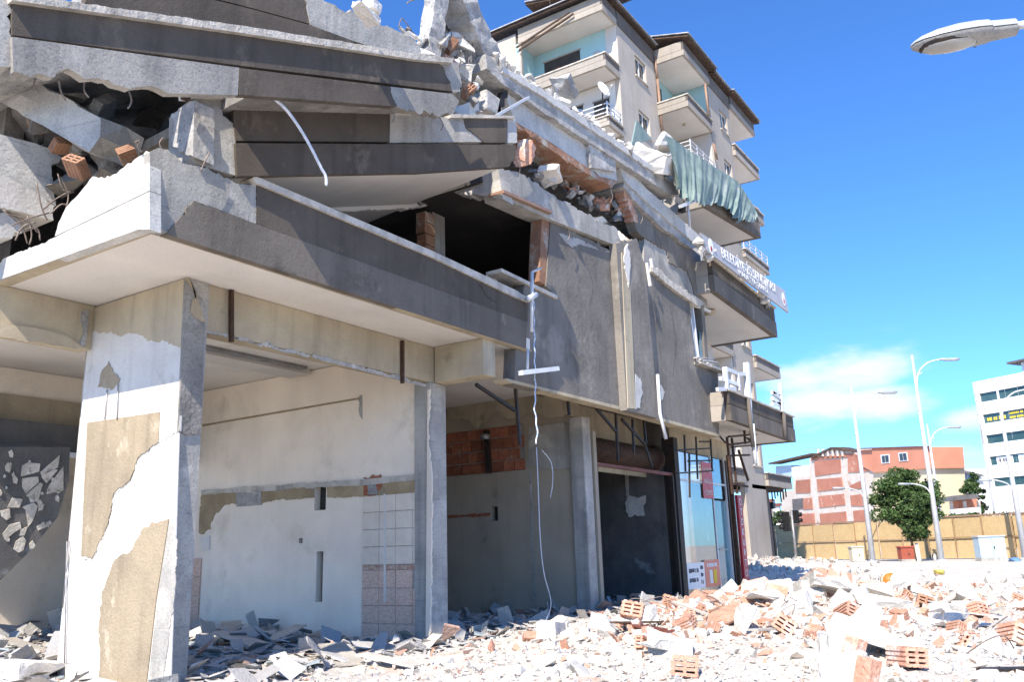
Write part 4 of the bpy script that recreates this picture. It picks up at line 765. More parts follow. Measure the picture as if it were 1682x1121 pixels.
# ------------------------------------------------------------------ cables, pipes, bars
T(tube('hanging_cable', 'cable_white', None, curve_pts([at(x, y, v=6.35) for x, y in ((428, 150), (445, 158), (470, 180), (493, 212), (512, 245), (527, 275), (535, 290), (536, 305))]), .017), 'thick white twisted cable hanging over the lowest fallen parapet', 'cable')
c_ = []
for k in range(90):
    t = k / 89; p = at(876 + 5 * t, 480 + 250 * t, v=6.85); c_.append(p + Vector((math.cos(t * 60) * .008 + .03 * mnoise.noise(Vector((t * 6, 0, 0))), math.sin(t * 60) * .008 + .03 * mnoise.noise(Vector((t * 6, 3, 0))), 0)))
T(tube('hanging_cable', 'cable_blue', None, c_, .012, 6), 'blue and white twisted cable dangling from the balcony end', 'cable')
T(tube('hanging_cable', 'cable_white', None, curve_pts([at(x, y, v=7.7) for x, y in ((881, 735), (884, 800), (887, 880), (893, 940), (905, 990), (897, 1020))]), .008, 6), 'thin pale cable trailing down to the rubble in the second shop', 'cable')
T(tube('hanging_cable', 'cable_white', None, curve_pts([at(x, y, v=8) for x, y in ((890, 740), (905, 760), (908, 790), (904, 818))]), .008, 6), 'short curled cable end hanging in the second shop', 'cable')
T(MB().bar(at(855, 613, v=6.8), at(915, 606, v=6.8), .09, .07).out('metal_tube', 'pvc'), 'white metal tube hanging level below the balcony end', 'tube')
hk = thing('pipe_bracket', at(874, 490, v=6.8), 'white pipe with a hooked top tied to the balcony end', 'pipe')
tube('upright', 'pvc', hk, [at(873, 545, v=6.8), at(874, 447, v=6.8)], .028); tube('hook', 'pvc', hk, [at(874, 447, v=6.8), at(888, 441, v=6.8)], .02); tube('lower_pipe', 'pvc', hk, [at(867, 575, v=6.85), at(866, 612, v=6.85)], .022); tube('clamp', 'galv', hk, [at(866, 492, v=6.8), at(880, 484, v=6.8)], .05)
def rebar(pts, v, label, r=.009, grp='bent reinforcing bars'): return T(tube('reinforcing_bar', 'rebar', None, curve_pts([at(x, y, v=v) for x, y in pts], 4), r, 6), label, 'bar', grp)
for pts in ([(70, 345), (95, 325), (125, 310)], [(20, 370), (50, 358), (80, 350)], [(60, 300), (68, 340), (78, 362)], [(100, 290), (112, 320), (108, 345)], [(5, 345), (35, 372), (45, 400)], [(30, 380), (60, 375), (66, 395)], [(95, 285), (104, 312), (122, 316)], [(10, 352), (40, 360), (62, 382)], [(45, 355), (52, 385), (48, 402)], [(85, 350), (100, 336), (112, 338)], [(25, 395), (38, 372), (58, 366)]): rebar(pts, 9.2, 'bent reinforcing bar sticking out of the crumbled slab corner')
rebar([(222, 234), (230, 231), (226, 240), (233, 250)], 7.1, 'short hooked bar standing on the broken balcony edge')
for pts in ([(655, 45), (660, 30), (672, 44)], [(672, 44), (680, 55), (690, 62)], [(740, 85), (742, 50), (744, 40)], [(728, 60), (750, 62), (764, 60)], [(768, 75), (770, 110), (768, 130)], [(776, 70), (777, 100), (776, 115)], [(745, 62), (752, 90), (755, 110)]): rebar(pts, 6.9, 'thin bar among the broken columns on the roof edge', .008, 'bars among the broken columns')
rebar([(668, 6), (672, 2), (680, 0)], 6.9, 'loose curl of wire against the sky above the roof edge', .008, None)
T(MB().bar(at(815, 190, v=6.7), at(868, 160, v=6.7), .05, .04).out('timber_lath', 'galv'), 'thin grey lath leaning on the shuttered beam', 'lath')
lodged('broken_lamp', 'white_paint', 600, 20, 5.95, (.35, .2, .12), (0, .35, .1), 'white broken fitting lying on the topmost parapet', 'fitting', None, 21); lodged('broken_lamp', 'white_paint', 612, 12, 5.95, (.18, .16, .13), (0, .1, .1), 'small white box standing on the broken fitting', 'fitting', None, 22)
wl = thing('wall_lamp', at(1130, 335, v=6.6), 'white tubular lamp arm below the green sheet', 'lamp')
bar('arm', 'pvc', wl, at(1118, 339, v=6.5), at(1153, 324, v=6.5), .1, .07); tube('stem', 'pvc', wl, [at(1130, 338, v=6.6), at(1133, 372, v=6.6)], .03); tube('socket', 'black_plastic', wl, [at(1120, 338, v=6.55), at(1120, 347, v=6.55)], .09)

# ------------------------------------------------------------------ sheet, banner
def cloth(name, mat, top, bot, v, nu, nv, amp, label, cat, freq=9):
    top = curve_pts([at(x, y, v=v) for x, y in top], nu); bot = curve_pts([at(x, y, v=v) for x, y in bot], nu); n = min(len(top), len(bot)); vs = []
    for i in range(n):
        for j in range(nv + 1):
            t = j / nv; p = top[i].lerp(bot[i], t)
            f = amp * (.15 + 1.1 * t) * (mnoise.noise(Vector((i * freq * .035, t * .8, 1.7))) * 1.6 + .55 * mnoise.noise(Vector((i * freq * .1, t * .5, 5.1)))) + amp * .5 * mnoise.noise(Vector((i * .05, t * 3, 9)))
            p = p + Vector((0, 0, .12 * t * t * (mnoise.noise(Vector((i * .11, 2.2, 0))) + .6 * mnoise.noise(Vector((i * .37, 4.2, 0))))))
            f *= .35 + 1.1 * abs(mnoise.noise(Vector((i * .03, 7.7, .3)))) + .5 * min(1, i / 60)
            vs.append(p + Vector((.25 * f, f - .03 * math.sin(t * 3), -.02 * math.sin(i * 1.7) * t)))
    fs = [(i * (nv + 1) + j, i * (nv + 1) + j + 1, (i + 1) * (nv + 1) + j + 1, (i + 1) * (nv + 1) + j) for i in range(n - 1) for j in range(nv)]
    return T(obj(name, vs, fs, mat, None, True), label, cat)
cloth('green_sheet', 'tarp', ((1092, 222), (1125, 240), (1160, 266), (1200, 290), (1222, 312), (1243, 348)), ((1112, 306), (1126, 326), (1152, 337), (1186, 337), (1210, 364), (1238, 364)), 6.45, 26, 14, .075, 'dusty green sheet draped in folds over the upper balcony', 'sheet', 6)
T(prism('green_sheet', 'tarp', None, [at(x, y, v=7.4) for x, y in ((1046, 197), (1071, 228), (1055, 233), (1038, 238))], (.02, .05, 0)), 'small dark green sheet corner hanging behind the white heap', 'sheet')
VB_ = 6.38
q = [at(x, y, v=VB_) for x, y in ((1151, 382), (1289, 477.5), (1295.6, 514), (1160, 411))]
bn = T(prism('union_banner', 'banner_sheet', None, q, (0, .05, 0)), 'long grey banner sign with white lettering along the balcony below the green sheet', 'banner')
sl = math.atan2(q[1].z - q[0].z, q[1].x - q[0].x)
def onb(s, t): a = q[0].lerp(q[1], s); b_ = q[3].lerp(q[2], s); r_ = a.lerp(b_, t); r_.y = VB_ - .012; return r_
text('lettering', 'BELEDİYE-İŞ SENDİKASI', 'letter_white', bn, onb(.51, .33), .36, (math.pi / 2, -sl, 0), .004, 1.1)
text('lettering', 'MALATYA ŞUBESİ', 'letter_white', bn, onb(.53, .77), .2, (math.pi / 2, -sl, 0), .004, 1.5)
for s in (.07, .95):
    e = MB()
    p = onb(s, .5); prism('emblem', 'letter_white', bn, [p + Vector((.15 * math.cos(k * .3927), .002, .2 * math.sin(k * .3927))) for k in range(16)], (0, .006, 0))
    prism('emblem_centre', 'letter_red', bn, [p + Vector((.05 * math.cos(k * .3927), -.004, -.06 + .07 * math.sin(k * .3927))) for k in range(16)], (0, .005, 0))
for i, (x, y) in enumerate(((1160, 405), (1166, 415), (1155, 398), (1172, 420), (1162, 425), (1250, 482), (1262, 500), (1256, 492), (1148, 400), (1152, 412))):
    lodged('concrete_chunk', 'chunk', x, y, 6.5, (.22, .2, .2), (i, i * .7, i), 'crumbling lump along the top of the bannered balcony', 'concrete chunk', 'lumps on the bannered balcony', 500 + i)

# ------------------------------------------------------------------ sign frames under the facade
def frame(label, v, segs, w=.035, mat='dark_steel'):
    t = thing('sign_frame', at(*segs[0][0], v=v), label, 'metal frame')
    for a, b_ in segs: bar('bar', mat, t, at(*a, v=v), at(*b_, v=v), w)
    return t
frame('rusty bracket frame hanging under the facade at the second shop', 7.3, [((846, 629), (854, 732)), ((782, 632), (846, 675)), ((932, 651), (935, 682))], .045)
frame('rusty bracket frame hanging in front of the roller shutter', 7.3, [((1011, 673), (1015, 758)), ((979, 671), (1011, 709)), ((1021, 689), (1057, 728)), ((1057, 686), (1061, 729)), ((1058, 728), (1071, 768)), ((1039, 689), (1041, 745)), ((979, 671), (1060, 690))], .045)
frame('dark square sign frame hanging in front of the shop glass', 7.3, [((1124, 715), (1126, 775)), ((1143, 718), (1146, 788)), ((1167, 722), (1170, 775)), ((1110, 740), (1168, 737)), ((1112, 778), (1171, 774)), ((1130, 758), (1170, 757)), ((1149, 726), (1166, 726)), ((1132, 745), (1133, 818)), ((1181, 716), (1192, 728))], .035)
frame('tall rusty sign frame beside the red vertical sign', 7.0, [((1194, 718), (1203, 812)), ((1202, 720), (1211, 812)), ((1197, 718), (1255, 712)), ((1198, 731), (1230, 727)), ((1202, 749), (1231, 748)), ((1213, 740), (1229, 790)), ((1222, 698), (1224, 730)), ((1203, 795), (1228, 800))], .05, 'rust')
frame('dark angle bars under the low end balcony', 7.4, [((1186, 698), (1224, 696)), ((1188, 694), (1189, 704)), ((1222, 716), (1282, 718)), ((1262, 706), (1263, 718)), ((1224, 715), (1236, 728))], .06)

# plaster rags, bars and wires hanging from the broken edges
for i, (pts, v) in enumerate((([(96, 130), (100, 150), (108, 165)], 6.5), ([(140, 128), (138, 148), (146, 160)], 6.5), ([(212, 150), (216, 166), (210, 178)], 6.5), ([(60, 124), (56, 140), (62, 152)], 6.5), ([(640, 176), (648, 190), (645, 200)], 6.2), ([(720, 190), (728, 204), (724, 214)], 6.2), ([(846, 262), (854, 276), (850, 290)], 6.4), ([(1000, 300), (1006, 322), (1002, 334)], 6.8), ([(1150, 402), (1156, 420), (1150, 436)], 6.8), ([(1050, 340), (1056, 356), (1052, 368)], 6.8), ([(930, 372), (936, 384), (932, 396)], 6.95), ([(270, 250), (262, 236), (268, 226)], 7.0), ([(330, 280), (338, 262), (344, 252)], 6.9))): rebar(pts, v, 'short bent bar poking from a broken slab edge', .008, 'bars on the broken slab edges')

# ------------------------------------------------------------------ the standing apartment block behind
B = thing('apartment_block', (36, 14.5, 0), 'tall beige apartment block with loggias and tan balconies rising behind the wreck', 'building')
FL = [25.2, 22.35, 19.4, 16.35, 13.3, 10.2, 7.1, 4.05]
def openings(levels, x0, x1, zoff, h, base): return [(x0, x1, z + zoff - base, z + zoff + h - base) for z in levels]
def bpanel(name, mat, u0, u1, v, z0, z1, holes): return panel(name, mat, B, (u0, v, z0), (1, 0, 0), (0, 0, 1), (0, -1, 0), u1 - u0, z1 - z0, .25, [(a - u0, b_ - u0, c, d) for a, b_, c, d in holes])
def bwin(u0, u1, v, z0, z1):
    w = empty('window', (u0, v, z0)); w.parent = B; w.location = WO[w] - WO[B]
    box('pane', 'pane_dark', w, u0, u1, v + .14, v + .16, z0, z1)
    m = MB()
    for a in (u0, (u0 + u1) / 2 - .03, u1 - .06): m.box(a, a + .06, v + .10, v + .14, z0, z1)
    m.box(u0 + .06, u1 - .06, v + .11, v + .138, z0, z0 + .06).box(u0 + .06, u1 - .06, v + .11, v + .138, z1 - .06, z1).out('frame', 'pvc', w)
    box('sill', 'coping', w, u0 - .1, u1 + .1, v - .08, v + .1, z0 - .07, z0 - .004)
lv = FL[1:]
bpanel('street_wall', 'b_wall', 32.62, 36.9, 15.0, 0, 25.2, openings(lv, 34.5, 35.75, 1.1, 1.15, 0))
for z in lv[:5]: bwin(34.5, 35.75, 15.0, z + 1.1, z + 2.25)
bpanel('street_wall', 'b_wall', 40.42, 43.6, 13.5, 0, 25.2, openings(lv, 42.0, 43.2, .95, 1.2, 0))
for z in lv: bwin(42.0, 43.2, 13.5, z + .95, z + 2.15)
box('left_wall', 'b_white', B, 32.62, 32.85, 15.26, 24, 0, 22.39); box('left_wall', 'b_blue', B, 32.62, 32.85, 15.26, 24, 22.4, 25.2); box('corner_strip', 'b_white', B, 32.6, 32.62, 15.02, 15.6, 22.6, 25.2)
box('wing_wall', 'b_wall', B, 31.2, 31.45, 19.75, 26, 0, 25.8); box('wing_return', 'b_blue', B, 31.2, 32.62, 19.6, 19.75, 0, 25.2); box('corner_post', 'b_light', B, 31.2, 31.35, 19.45, 19.6, 0, 25.2)
box('back_mass', 'b_wall', B, 33.2, 44.0, 17, 24, 0, 25.2)
# loggia openings in the left wall: dark sheets painted as the shade inside
for z in lv[:4]:
    for v0, v1, h in ((17.0, 19.0, 1.5), (15.6, 16.4, 1.4)):
        if v0 < 16 and z > 20: continue
        wo = box('opening', 'painted_shade', B, 32.59, 32.64, v0, v1, z + .75, z + .75 + h); box('opening_frame', 'b_light', wo, 32.56, 32.60, v0 - .06, v1 + .06, z + .75 + h, z + .82 + h)
tube('round_patch', 'b_white', B, [(32.60, 16.1, 24.0), (32.63, 16.1, 24.0)], .22, 16)
box('inner_panel', 'wood_red', B, 32.56, 32.59, 18.1, 18.4, 23.1, 24.1)
def bbal(u0, u1, v0, vb, z, top, left=True, rail=False, dark=False):
    t = empty('balcony', (u0, v0, z)); t.parent = B; t.location = WO[t] - WO[B]; h = .62 if not rail else .42
    box('slab', 'b_soffit', t, u0 + .1, u1 - .101 + (.13 if u1 == 32.6 else 0), v0 + .1, vb, z + .012, z + .2)
    up = 'b_dark'
    box('front_band', 'b_light', t, u0 - .02, u1 + .02, v0 - .02, v0 + .1, z, z + h * .48); box('front_band', up, t, u0, u1, v0, v0 + .098, z + h * .48 + .03, z + h); box('groove', 'b_groove', t, u0 + .02, u1 - .02, v0 + .02, v0 + .09, z + h * .47, z + h * .5 + .03)
    box('coping', 'coping', t, u0 - .06, u1 + .06, v0 - .06, v0 + .14, z + h, z + h + .06)
    for s, x in ((0, u0), (1, u1 - .1)):
        box('side_band', 'b_light', t, x - .02 * (1 - s), x + .1 + .02 * s, v0 + .101, vb, z + .001, z + h * .48); box('side_band', 'b_light', t, x + .001, x + .098, v0 + .101, vb, z + h * .48 + .03, z + h - .001); box('groove', 'b_groove', t, x + .02, x + .08, v0 + .101, vb - .01, z + h * .47, z + h * .5 + .03); box('coping', 'coping', t, x - .05, x + .15, v0 + .141, vb, z + h, z + h + .058)
    if rail:
        m = MB()
        for k in range(3): m.bar((u0, v0 + .05, z + h + .25 + .22 * k), (u1, v0 + .05, z + h + .25 + .22 * k), .04); m.bar((u0 + .05, v0 + .05, z + h + .25 + .22 * k), (u0 + .05, vb, z + h + .25 + .22 * k), .04)
        for u in np.arange(u0, u1 + .1, (u1 - u0) / 4): m.bar((u, v0 + .05, z + h), (u, v0 + .05, z + h + .75), .05)
        m.out('railing', 'galv', t)
    return t
for i, z in enumerate(lv):
    bbal(36.9, 40.3, 13.4, 15.4, z, FL[i], rail=(i == 1)); bbal(43.65, 47.8, 13.35, 16.6, z, FL[i], rail=(i == 2))
    if i < 4: bbal(31.2, 32.6, 15.0, 19.44, z, FL[i], rail=(i == 1))
    box('loggia_back', 'b_blue' if i == 0 else 'b_white', B, 36.95, 40.3, 15.4, 15.55, z + .2, FL[i] - .003)
    box('loggia_side', 'b_blue' if i == 0 else 'b_white', B, 40.3, 40.415, 13.55, 15.4, z + .2, FL[i] - .003); box('loggia_side', 'b_wall', B, 36.9, 36.95, 15.0, 15.4, z + .2, FL[i] - .003)
    d_ = box('loggia_door', 'pane_dark', B, 37.6, 38.5, 15.36, 15.4, z + .2, z + 2.3); box('door_frame', 'pvc', d_, 37.52, 37.6, 15.35, 15.4, z + .2, z + 2.38)
    tube('lamp', 'cream', B, [(38.6, 14.3, z + .012), (38.6, 14.3, z - .05)], .1, 10)
# roof slabs, eaves and pipes
for u0, u1, v0, vb in ((31.2, 32.62, 15.0, 19.6), (36.9, 40.41, 13.4, 16), (43.65, 47.8, 13.35, 16.6)):
    box('roof_slab', 'b_soffit', B, u0 + .1, u1 + .05, v0 + .1, vb, 25.205, 25.3); box('roof_band', 'b_light', B, u0 - .02, u1 + .02, v0 - .02, v0 + .1, 25.2, 25.5); box('roof_band', 'b_dark', B, u0, u1, v0, v0 + .098, 25.53, 26.0)
    box('roof_band', 'b_light', B, u0 - .02, u0 + .1, v0 + .101, vb, 25.2, 25.5); box('roof_band', 'b_light', B, u0, u0 + .098, v0 + .101, vb, 25.53, 26.0); box('groove', 'b_groove', B, u0 + .02, u1 - .02, v0 + .02, vb, 25.45, 25.6)
box('roof_band', 'b_dark', B, 32.64, 36.88, 14.95, 15.2, 25.2, 25.95); box('roof_band', 'b_dark', B, 40.42, 43.6, 13.45, 13.7, 25.2, 25.9)
for u0, u1, v0, vb in ((31.0, 36.7, 14.75, 19), (36.7, 40.7, 13.05, 16.5), (40.75, 43.4, 13.2, 18), (43.4, 48.0, 13.05, 18)):
    ev = prism('eave', 'roof_wood', B, [Vector((u0, v0, 26.0)), Vector((u1, v0, 26.0)), Vector((u1, vb, 27.0)), Vector((u0, vb, 27.0))], (0, 0, .1)); prism('roof_sheet', 'roof_metal', ev, [Vector((u0 - .08, v0 - .1, 26.12)), Vector((u1 + .03, v0 - .1, 26.12)), Vector((u1 + .03, vb, 27.12)), Vector((u0 - .08, vb, 27.12))], (0, 0, .05))
ev = prism('eave', 'roof_wood', B, [Vector((30.85, 14.7, 26.02)), Vector((30.85, 26, 26.02)), Vector((34, 26, 27.2)), Vector((34, 14.7, 27.2))], (0, 0, .1)); prism('roof_sheet', 'roof_metal', ev, [Vector((30.75, 14.6, 26.14)), Vector((30.75, 26.1, 26.14)), Vector((34, 26, 27.32)), Vector((34, 14.6, 27.32))], (0, 0, .05))
for a, b_ in (((848, 78), (935, 20)), ((853, 82), (942, 22))): bar('loose_batten', 'roof_wood', B, at(*a, u=31.05), at(*b_, u=31.05), .07)
tube('antenna', 'dark_steel', B, [at(905, 18, u=31), at(902, -10, u=31)], .03)
for a, b_ in (((1075, 92), (1080, 130)), ((1080, 130), (1088, 218))): tube('downpipe', 'copper_pipe', B, [at(*a, v=14.9), at(*b_, v=14.9)], .07)
for a, b_ in (((1158, 138), (1164, 190)), ((1172, 236), (1178, 262))): tube('downpipe', 'copper_pipe', B, [at(*a, v=13.3), at(*b_, v=13.3)], .06)
tube('downpipe', 'copper_pipe', B, [(36.7, 14.85, 19), (36.7, 14.85, 0)], .1)
# ground floor of the block
box('end_wall', 'b_wall', B, 44.0, 44.3, 14.2, 24, 4, 25.2); box('ground_column', 'b_dark', B, 44.3, 45.3, 13.9, 14.9, -.1, 4.05); box('ground_column', 'concrete', B, 42.4, 43.0, 13.7, 14.3, -.1, 4.05); box('ground_wall', 'grey_wall', B, 33, 44, 15.5, 15.7, -.1, 4.05)
box('ceiling_wreck', 'rust', B, 41.5, 46.5, 13.5, 14.5, 3.85, 4.04)
for k in range(6): box('hanging_bar', 'dark_steel', B, 44.6 + k * .5, 44.66 + k * .5, 13.5, 13.56, 3.3 + .15 * (k % 3), 4.05)
dish = thing('satellite_dish', at(993, 172, u=31.1), 'white satellite dish on the railing of the loggia', 'satellite dish')
m = MB(); cd = at(991, 147, u=30.95); ax = Vector((-.25, -.9, .3)).normalized(); ex = ax.cross(Vector((0, 0, 1))).normalized(); ey = ex.cross(ax)
vs = []; fs = []
for r_ in range(5):
    for k in range(20): a = k * math.pi / 10; rad = .36 * r_ / 4; vs.append(cd + ex * (rad * math.cos(a)) + ey * (1.12 * rad * math.sin(a)) + ax * (.5 * rad * rad))
for r_ in range(4):
    for k in range(20): fs.append((r_ * 20 + k, r_ * 20 + (k + 1) % 20, r_ * 20 + 20 + (k + 1) % 20, r_ * 20 + 20 + k))
do = obj('reflector', vs, fs, 'dish', dish, True); sm = do.modifiers.new('thickness', 'SOLIDIFY'); sm.thickness = .02
tube('mast', 'dark_steel', dish, [cd - ax * .05, cd - ax * .1 + Vector((0, 0, -.75))], .03); tube('arm', 'grey_steel', dish, [cd - ey * .45, cd - ey * .2 + ax * .5], .015); tube('receiver', 'pvc', dish, [cd - ey * .2 + ax * .5, cd - ey * .16 + ax * .44], .04)

# ------------------------------------------------------------------ far buildings
class Wall:
    """a vertical plane through the ground point seen at px, depth, running at angle ang"""
    def __init__(s, px, depth, ang):
        s.o = at(px, 890, d=depth); s.o.z = 0; s.e = Vector((math.cos(ang), math.sin(ang), 0)); s.n = Vector((s.e.y, -s.e.x, 0))
        if s.n.dot(EYE - s.o) < 0: s.n = -s.n
    def p(s, px, py, off=0): r = ray(px, py); t = (s.o + s.n * off - EYE).dot(s.n) / r.dot(s.n); return EYE + r * t
    def poly(s, name, mat, parent, px, th, off=0): return prism(name, mat, parent, [s.p(x, y, off) for x, y in px], -s.n * th)
W1 = Wall(1440, 150, math.radians(45))
far = thing('gutted_building', W1.p(1360, 900), 'far building with its end torn off, showing red brick panels between pale concrete frames', 'building')
W1.poly('frame', 'far_pale', far, [(1284, 930), (1284, 808), (1303, 806), (1303, 785), (1330, 781), (1330, 753), (1340, 748), (1366, 738), (1405, 744), (1438, 741), (1440, 930)], 8)
for q in ([(1337, 758), (1380, 755), (1381, 777), (1339, 783)], [(1392, 751), (1412, 751), (1412, 776), (1393, 777)], [(1414, 768), (1428, 766), (1430, 774), (1415, 776)], [(1307, 790), (1330, 788), (1331, 810), (1307, 811)], [(1341, 788), (1382, 785), (1385, 804), (1343, 808)], [(1396, 798), (1415, 790), (1416, 803), (1397, 805)], [(1319, 820), (1333, 818), (1335, 837), (1319, 838)], [(1344, 816), (1386, 812), (1388, 830), (1346, 835)], [(1396, 815), (1417, 812), (1420, 832), (1398, 832)], [(1308, 845), (1337, 844), (1339, 866), (1308, 868)], [(1346, 845), (1389, 841), (1391, 862), (1348, 866)], [(1401, 840), (1421, 838), (1424, 860), (1403, 862)], [(1332, 752), (1400, 745), (1412, 750), (1332, 757)]):
    W1.poly('brick_panel', 'far_brick', far, q, .3, .12)
W1.poly('opening', 'slate', far, [(1301, 821), (1319, 819), (1319, 836), (1302, 837)], .3, .14)
rf = W1.poly('roof', 'roof_wood', far, [(1262, 761), (1332, 745), (1332, 748), (1262, 763.5)], 3, .3); W1.poly('gable_roof', 'roof_wood', far, [(1332, 751), (1364, 735), (1375, 736), (1400, 743), (1364, 738.5), (1333, 754)], 3, .5)
for x in (1342, 1350, 1358, 1366, 1374, 1382): W1.poly('roof_post', 'far_pale', far, [(x, 738), (x + 2, 738), (x + 2, 750), (x, 750)], .3, .4)
W1.poly('lean_to', 'cabinet_blue', far, [(1274, 766), (1300, 765), (1302, 784), (1274, 785)], 6, -1); W1.poly('lean_to_wall', 'far_white', far, [(1300, 768), (1330, 764), (1330, 782), (1301, 785)], 5, -.5)
W1.poly('green_hoarding', 'leaf', far, [(1308, 868), (1352, 864), (1352, 872), (1308, 877)], .3, .4)
om = thing('orange_building', W1.p(1480, 900), 'far apartment house with orange top floor over cream walls behind the round tree', 'building')
W1.poly('top_floor', 'far_orange', om, [(1434, 777), (1432, 737), (1519, 735), (1522, 770)], 7, .6); W1.poly('lower_wall', 'far_cream', om, [(1438, 930), (1435, 777), (1522, 770), (1528, 930)], 7, .1)
W1.poly('roof_edge', 'wood_red', om, [(1412, 738.5), (1412, 736.5), (1521, 733), (1521, 735)], 1, .8); W1.poly('wall_strip', 'far_orange', om, [(1412, 740), (1432, 739), (1433, 775), (1414, 766)], 4, .3)
for q in ([(1446, 748), (1460, 746.5), (1461, 761), (1448, 762.5)], [(1475, 744.5), (1489, 743), (1491, 757.5), (1477, 759)]):
    w = W1.poly('window', 'pvc', om, q, .2, .7); a, b_, c, d = q
    for s, t in ((.12, .46), (.54, .9)): 
        L = lambda p, r, k: (p[0] + (r[0] - p[0]) * k, p[1] + (r[1] - p[1]) * k)
        W1.poly('pane', 'pane_dark', w, [L(L(a, b_, s), L(d, c, s), .12), L(L(a, b_, t), L(d, c, t), .12), L(L(a, b_, t), L(d, c, t), .88), L(L(a, b_, s), L(d, c, s), .88)], .1, .76)
W2 = Wall(1640, 122, math.radians(60))
of = thing('office_building', W2.p(1640, 900), 'white modern office block with dark ribbon windows at the picture edge', 'building')
s_of = lambda p: (p - W2.o).dot(W2.e)
sL = s_of(W2.p(1600, 650)); sR = s_of(W2.p(1760, 740)); zt = W2.p(1600, 628).z
s0, s1 = min(sL, sR), max(sL, sR); flip = sL > sR
rows = []
for y0, y1 in ((647, 662), (683, 698), (718, 732.5), (754, 768.5), (790, 804)): rows.append((W2.p(1625, y1 - 3).z, W2.p(1625, y0 - 3).z))
s_a = s_of(W2.p(1609, 655)); ax_ = W2.e * (1 if sR > sL else -1); Wd = s1 - s0
gaps = [abs(s_a - sL) + k * 6.0 for k in range(0, 30)]
hs = []; 
for z0, z1 in rows:
    x = abs(s_a - sL)
    while x + 7.6 < Wd - 1: hs.append((x, x + 7.6, z0, z1)); x += 8.2
oo = W2.o + W2.e * sL
panel('front_wall', 'office_white', of, oo, ax_, (0, 0, 1), W2.n, Wd, zt, .4, hs)
for i, h in enumerate(hs):
    for k in range(3):
        a = h[0] + 7.6 * (0, .505, .755)[k]; b_ = h[0] + 7.6 * (.498, .748, 1.0)[k]
        o_ = oo - W2.n * .3; prism('pane', 'office_glass', of, [o_ + ax_ * a + Vector((0, 0, h[2])), o_ + ax_ * b_ + Vector((0, 0, h[2])), o_ + ax_ * b_ + Vector((0, 0, h[3])), o_ + ax_ * a + Vector((0, 0, h[3]))], -W2.n * .05)
prism('side_wall', 'office_white', of, [oo, oo - W2.n * 14, oo - W2.n * 14 + Vector((0, 0, zt)), oo + Vector((0, 0, zt))], ax_ * .4)
o_ = oo - W2.n * 3 + ax_ * 6; prism('roof_house', 'office_white', of, [o_ + Vector((0, 0, zt)), o_ + ax_ * 20 + Vector((0, 0, zt)), o_ + ax_ * 20 + Vector((0, 0, zt + 2)), o_ + Vector((0, 0, zt + 2))], -W2.n * 6); o_ -= ax_ * 1.5 - W2.n * 1; prism('roof_house_lid', 'slate', of, [o_ + Vector((0, 0, zt + 2)), o_ + ax_ * 23 + Vector((0, 0, zt + 2)), o_ + ax_ * 23 + Vector((0, 0, zt + 2.3)), o_ + Vector((0, 0, zt + 2.3))], -W2.n * 8)
def wstrokes(mat, s0, s1, row, h, dz, seed):
    r = random.Random(seed); m = MB(); u = s0; q = oo - W2.n * .24 + ax_ * abs(s_a - sL)
    zc = (rows[row][0] + rows[row][1]) / 2 + dz
    while u < s1:
        w = h * r.uniform(.35, .8); a = q + ax_ * u; b_ = q + ax_ * min(u + w, s1); z0, z1 = Vector((0, 0, zc - h / 2)), Vector((0, 0, zc + h / 2 * r.uniform(.75, 1)))
        m.add([a + z0, b_ + z0, b_ + z1, a + z1] + [x - W2.n * .02 for x in (a + z0, b_ + z0, b_ + z1, a + z1)], [(0, 1, 2, 3), (7, 6, 5, 4), (0, 4, 5, 1), (1, 5, 6, 2), (2, 6, 7, 3), (3, 7, 4, 0)]); u += w + h * r.choice((.15, .2, .6))
    m.out('window_print', mat, of)['kind'] = 'stuff'
wstrokes('letter_yellow', .5, 3.4, 1, .5, -.1, 3); wstrokes('letter_yellow', 4.0, 7.3, 1, .34, .3, 4); wstrokes('letter_yellow', 4.0, 7.3, 1, .34, -.3, 6); wstrokes('letter_yellow', 8.8, 15, 1, .4, .0, 8)
for s0_, s1_ in ((.9, 3.4), (4.2, 6.4), (8.4, 15.4)):
    q = oo - W2.n * .27 + ax_ * abs(s_a - sL); z0, z1 = Vector((0, 0, rows[3][0] + .1)), Vector((0, 0, rows[3][1] - .15)); prism('window_poster', 'office_white', of, [q + ax_ * s0_ + z0, q + ax_ * s1_ + z0, q + ax_ * s1_ + z1, q + ax_ * s0_ + z1], -W2.n * .01)
wstrokes('ink', 1.3, 3.0, 3, .5, 0, 12); text('window_lettering', 'ASE', 'letter_red', of, oo - W2.n * .23 + ax_ * (abs(s_a - sL) + 11) + Vector((0, 0, (rows[3][0] + rows[3][1]) / 2)), 1.1, (math.pi / 2, 0, math.atan2(ax_.y, ax_.x)), .004)
W3 = Wall(1560, 170, math.radians(40))
fwb = thing('far_house', W3.p(1560, 900), 'plain far white house between the lamp post and the office block', 'house')
W3.poly('wall', 'far_white', fwb, [(1530, 930), (1530, 772), (1567, 773), (1602, 782), (1605, 930)], 12); W3.poly('roof_edge', 'slate', fwb, [(1528, 773), (1528, 771), (1568, 772), (1604, 781), (1604, 783), (1567, 775)], 1.5, .5)
for y in (778, 803):
    for k in range(5): x = 1571 + 6.5 * k; W3.poly('window', 'pane_blue', fwb, [(x, y + 2 * k * .5), (x + 2.5, y + .7 + k), (x + 2.8, y + 10 + k), (x + .3, y + 10 + k)], .2, .1)
pv = thing('pavilion', at(1590, 905, d=95), 'small open pavilion with a dark hipped roof behind the board fence', 'pavilion')
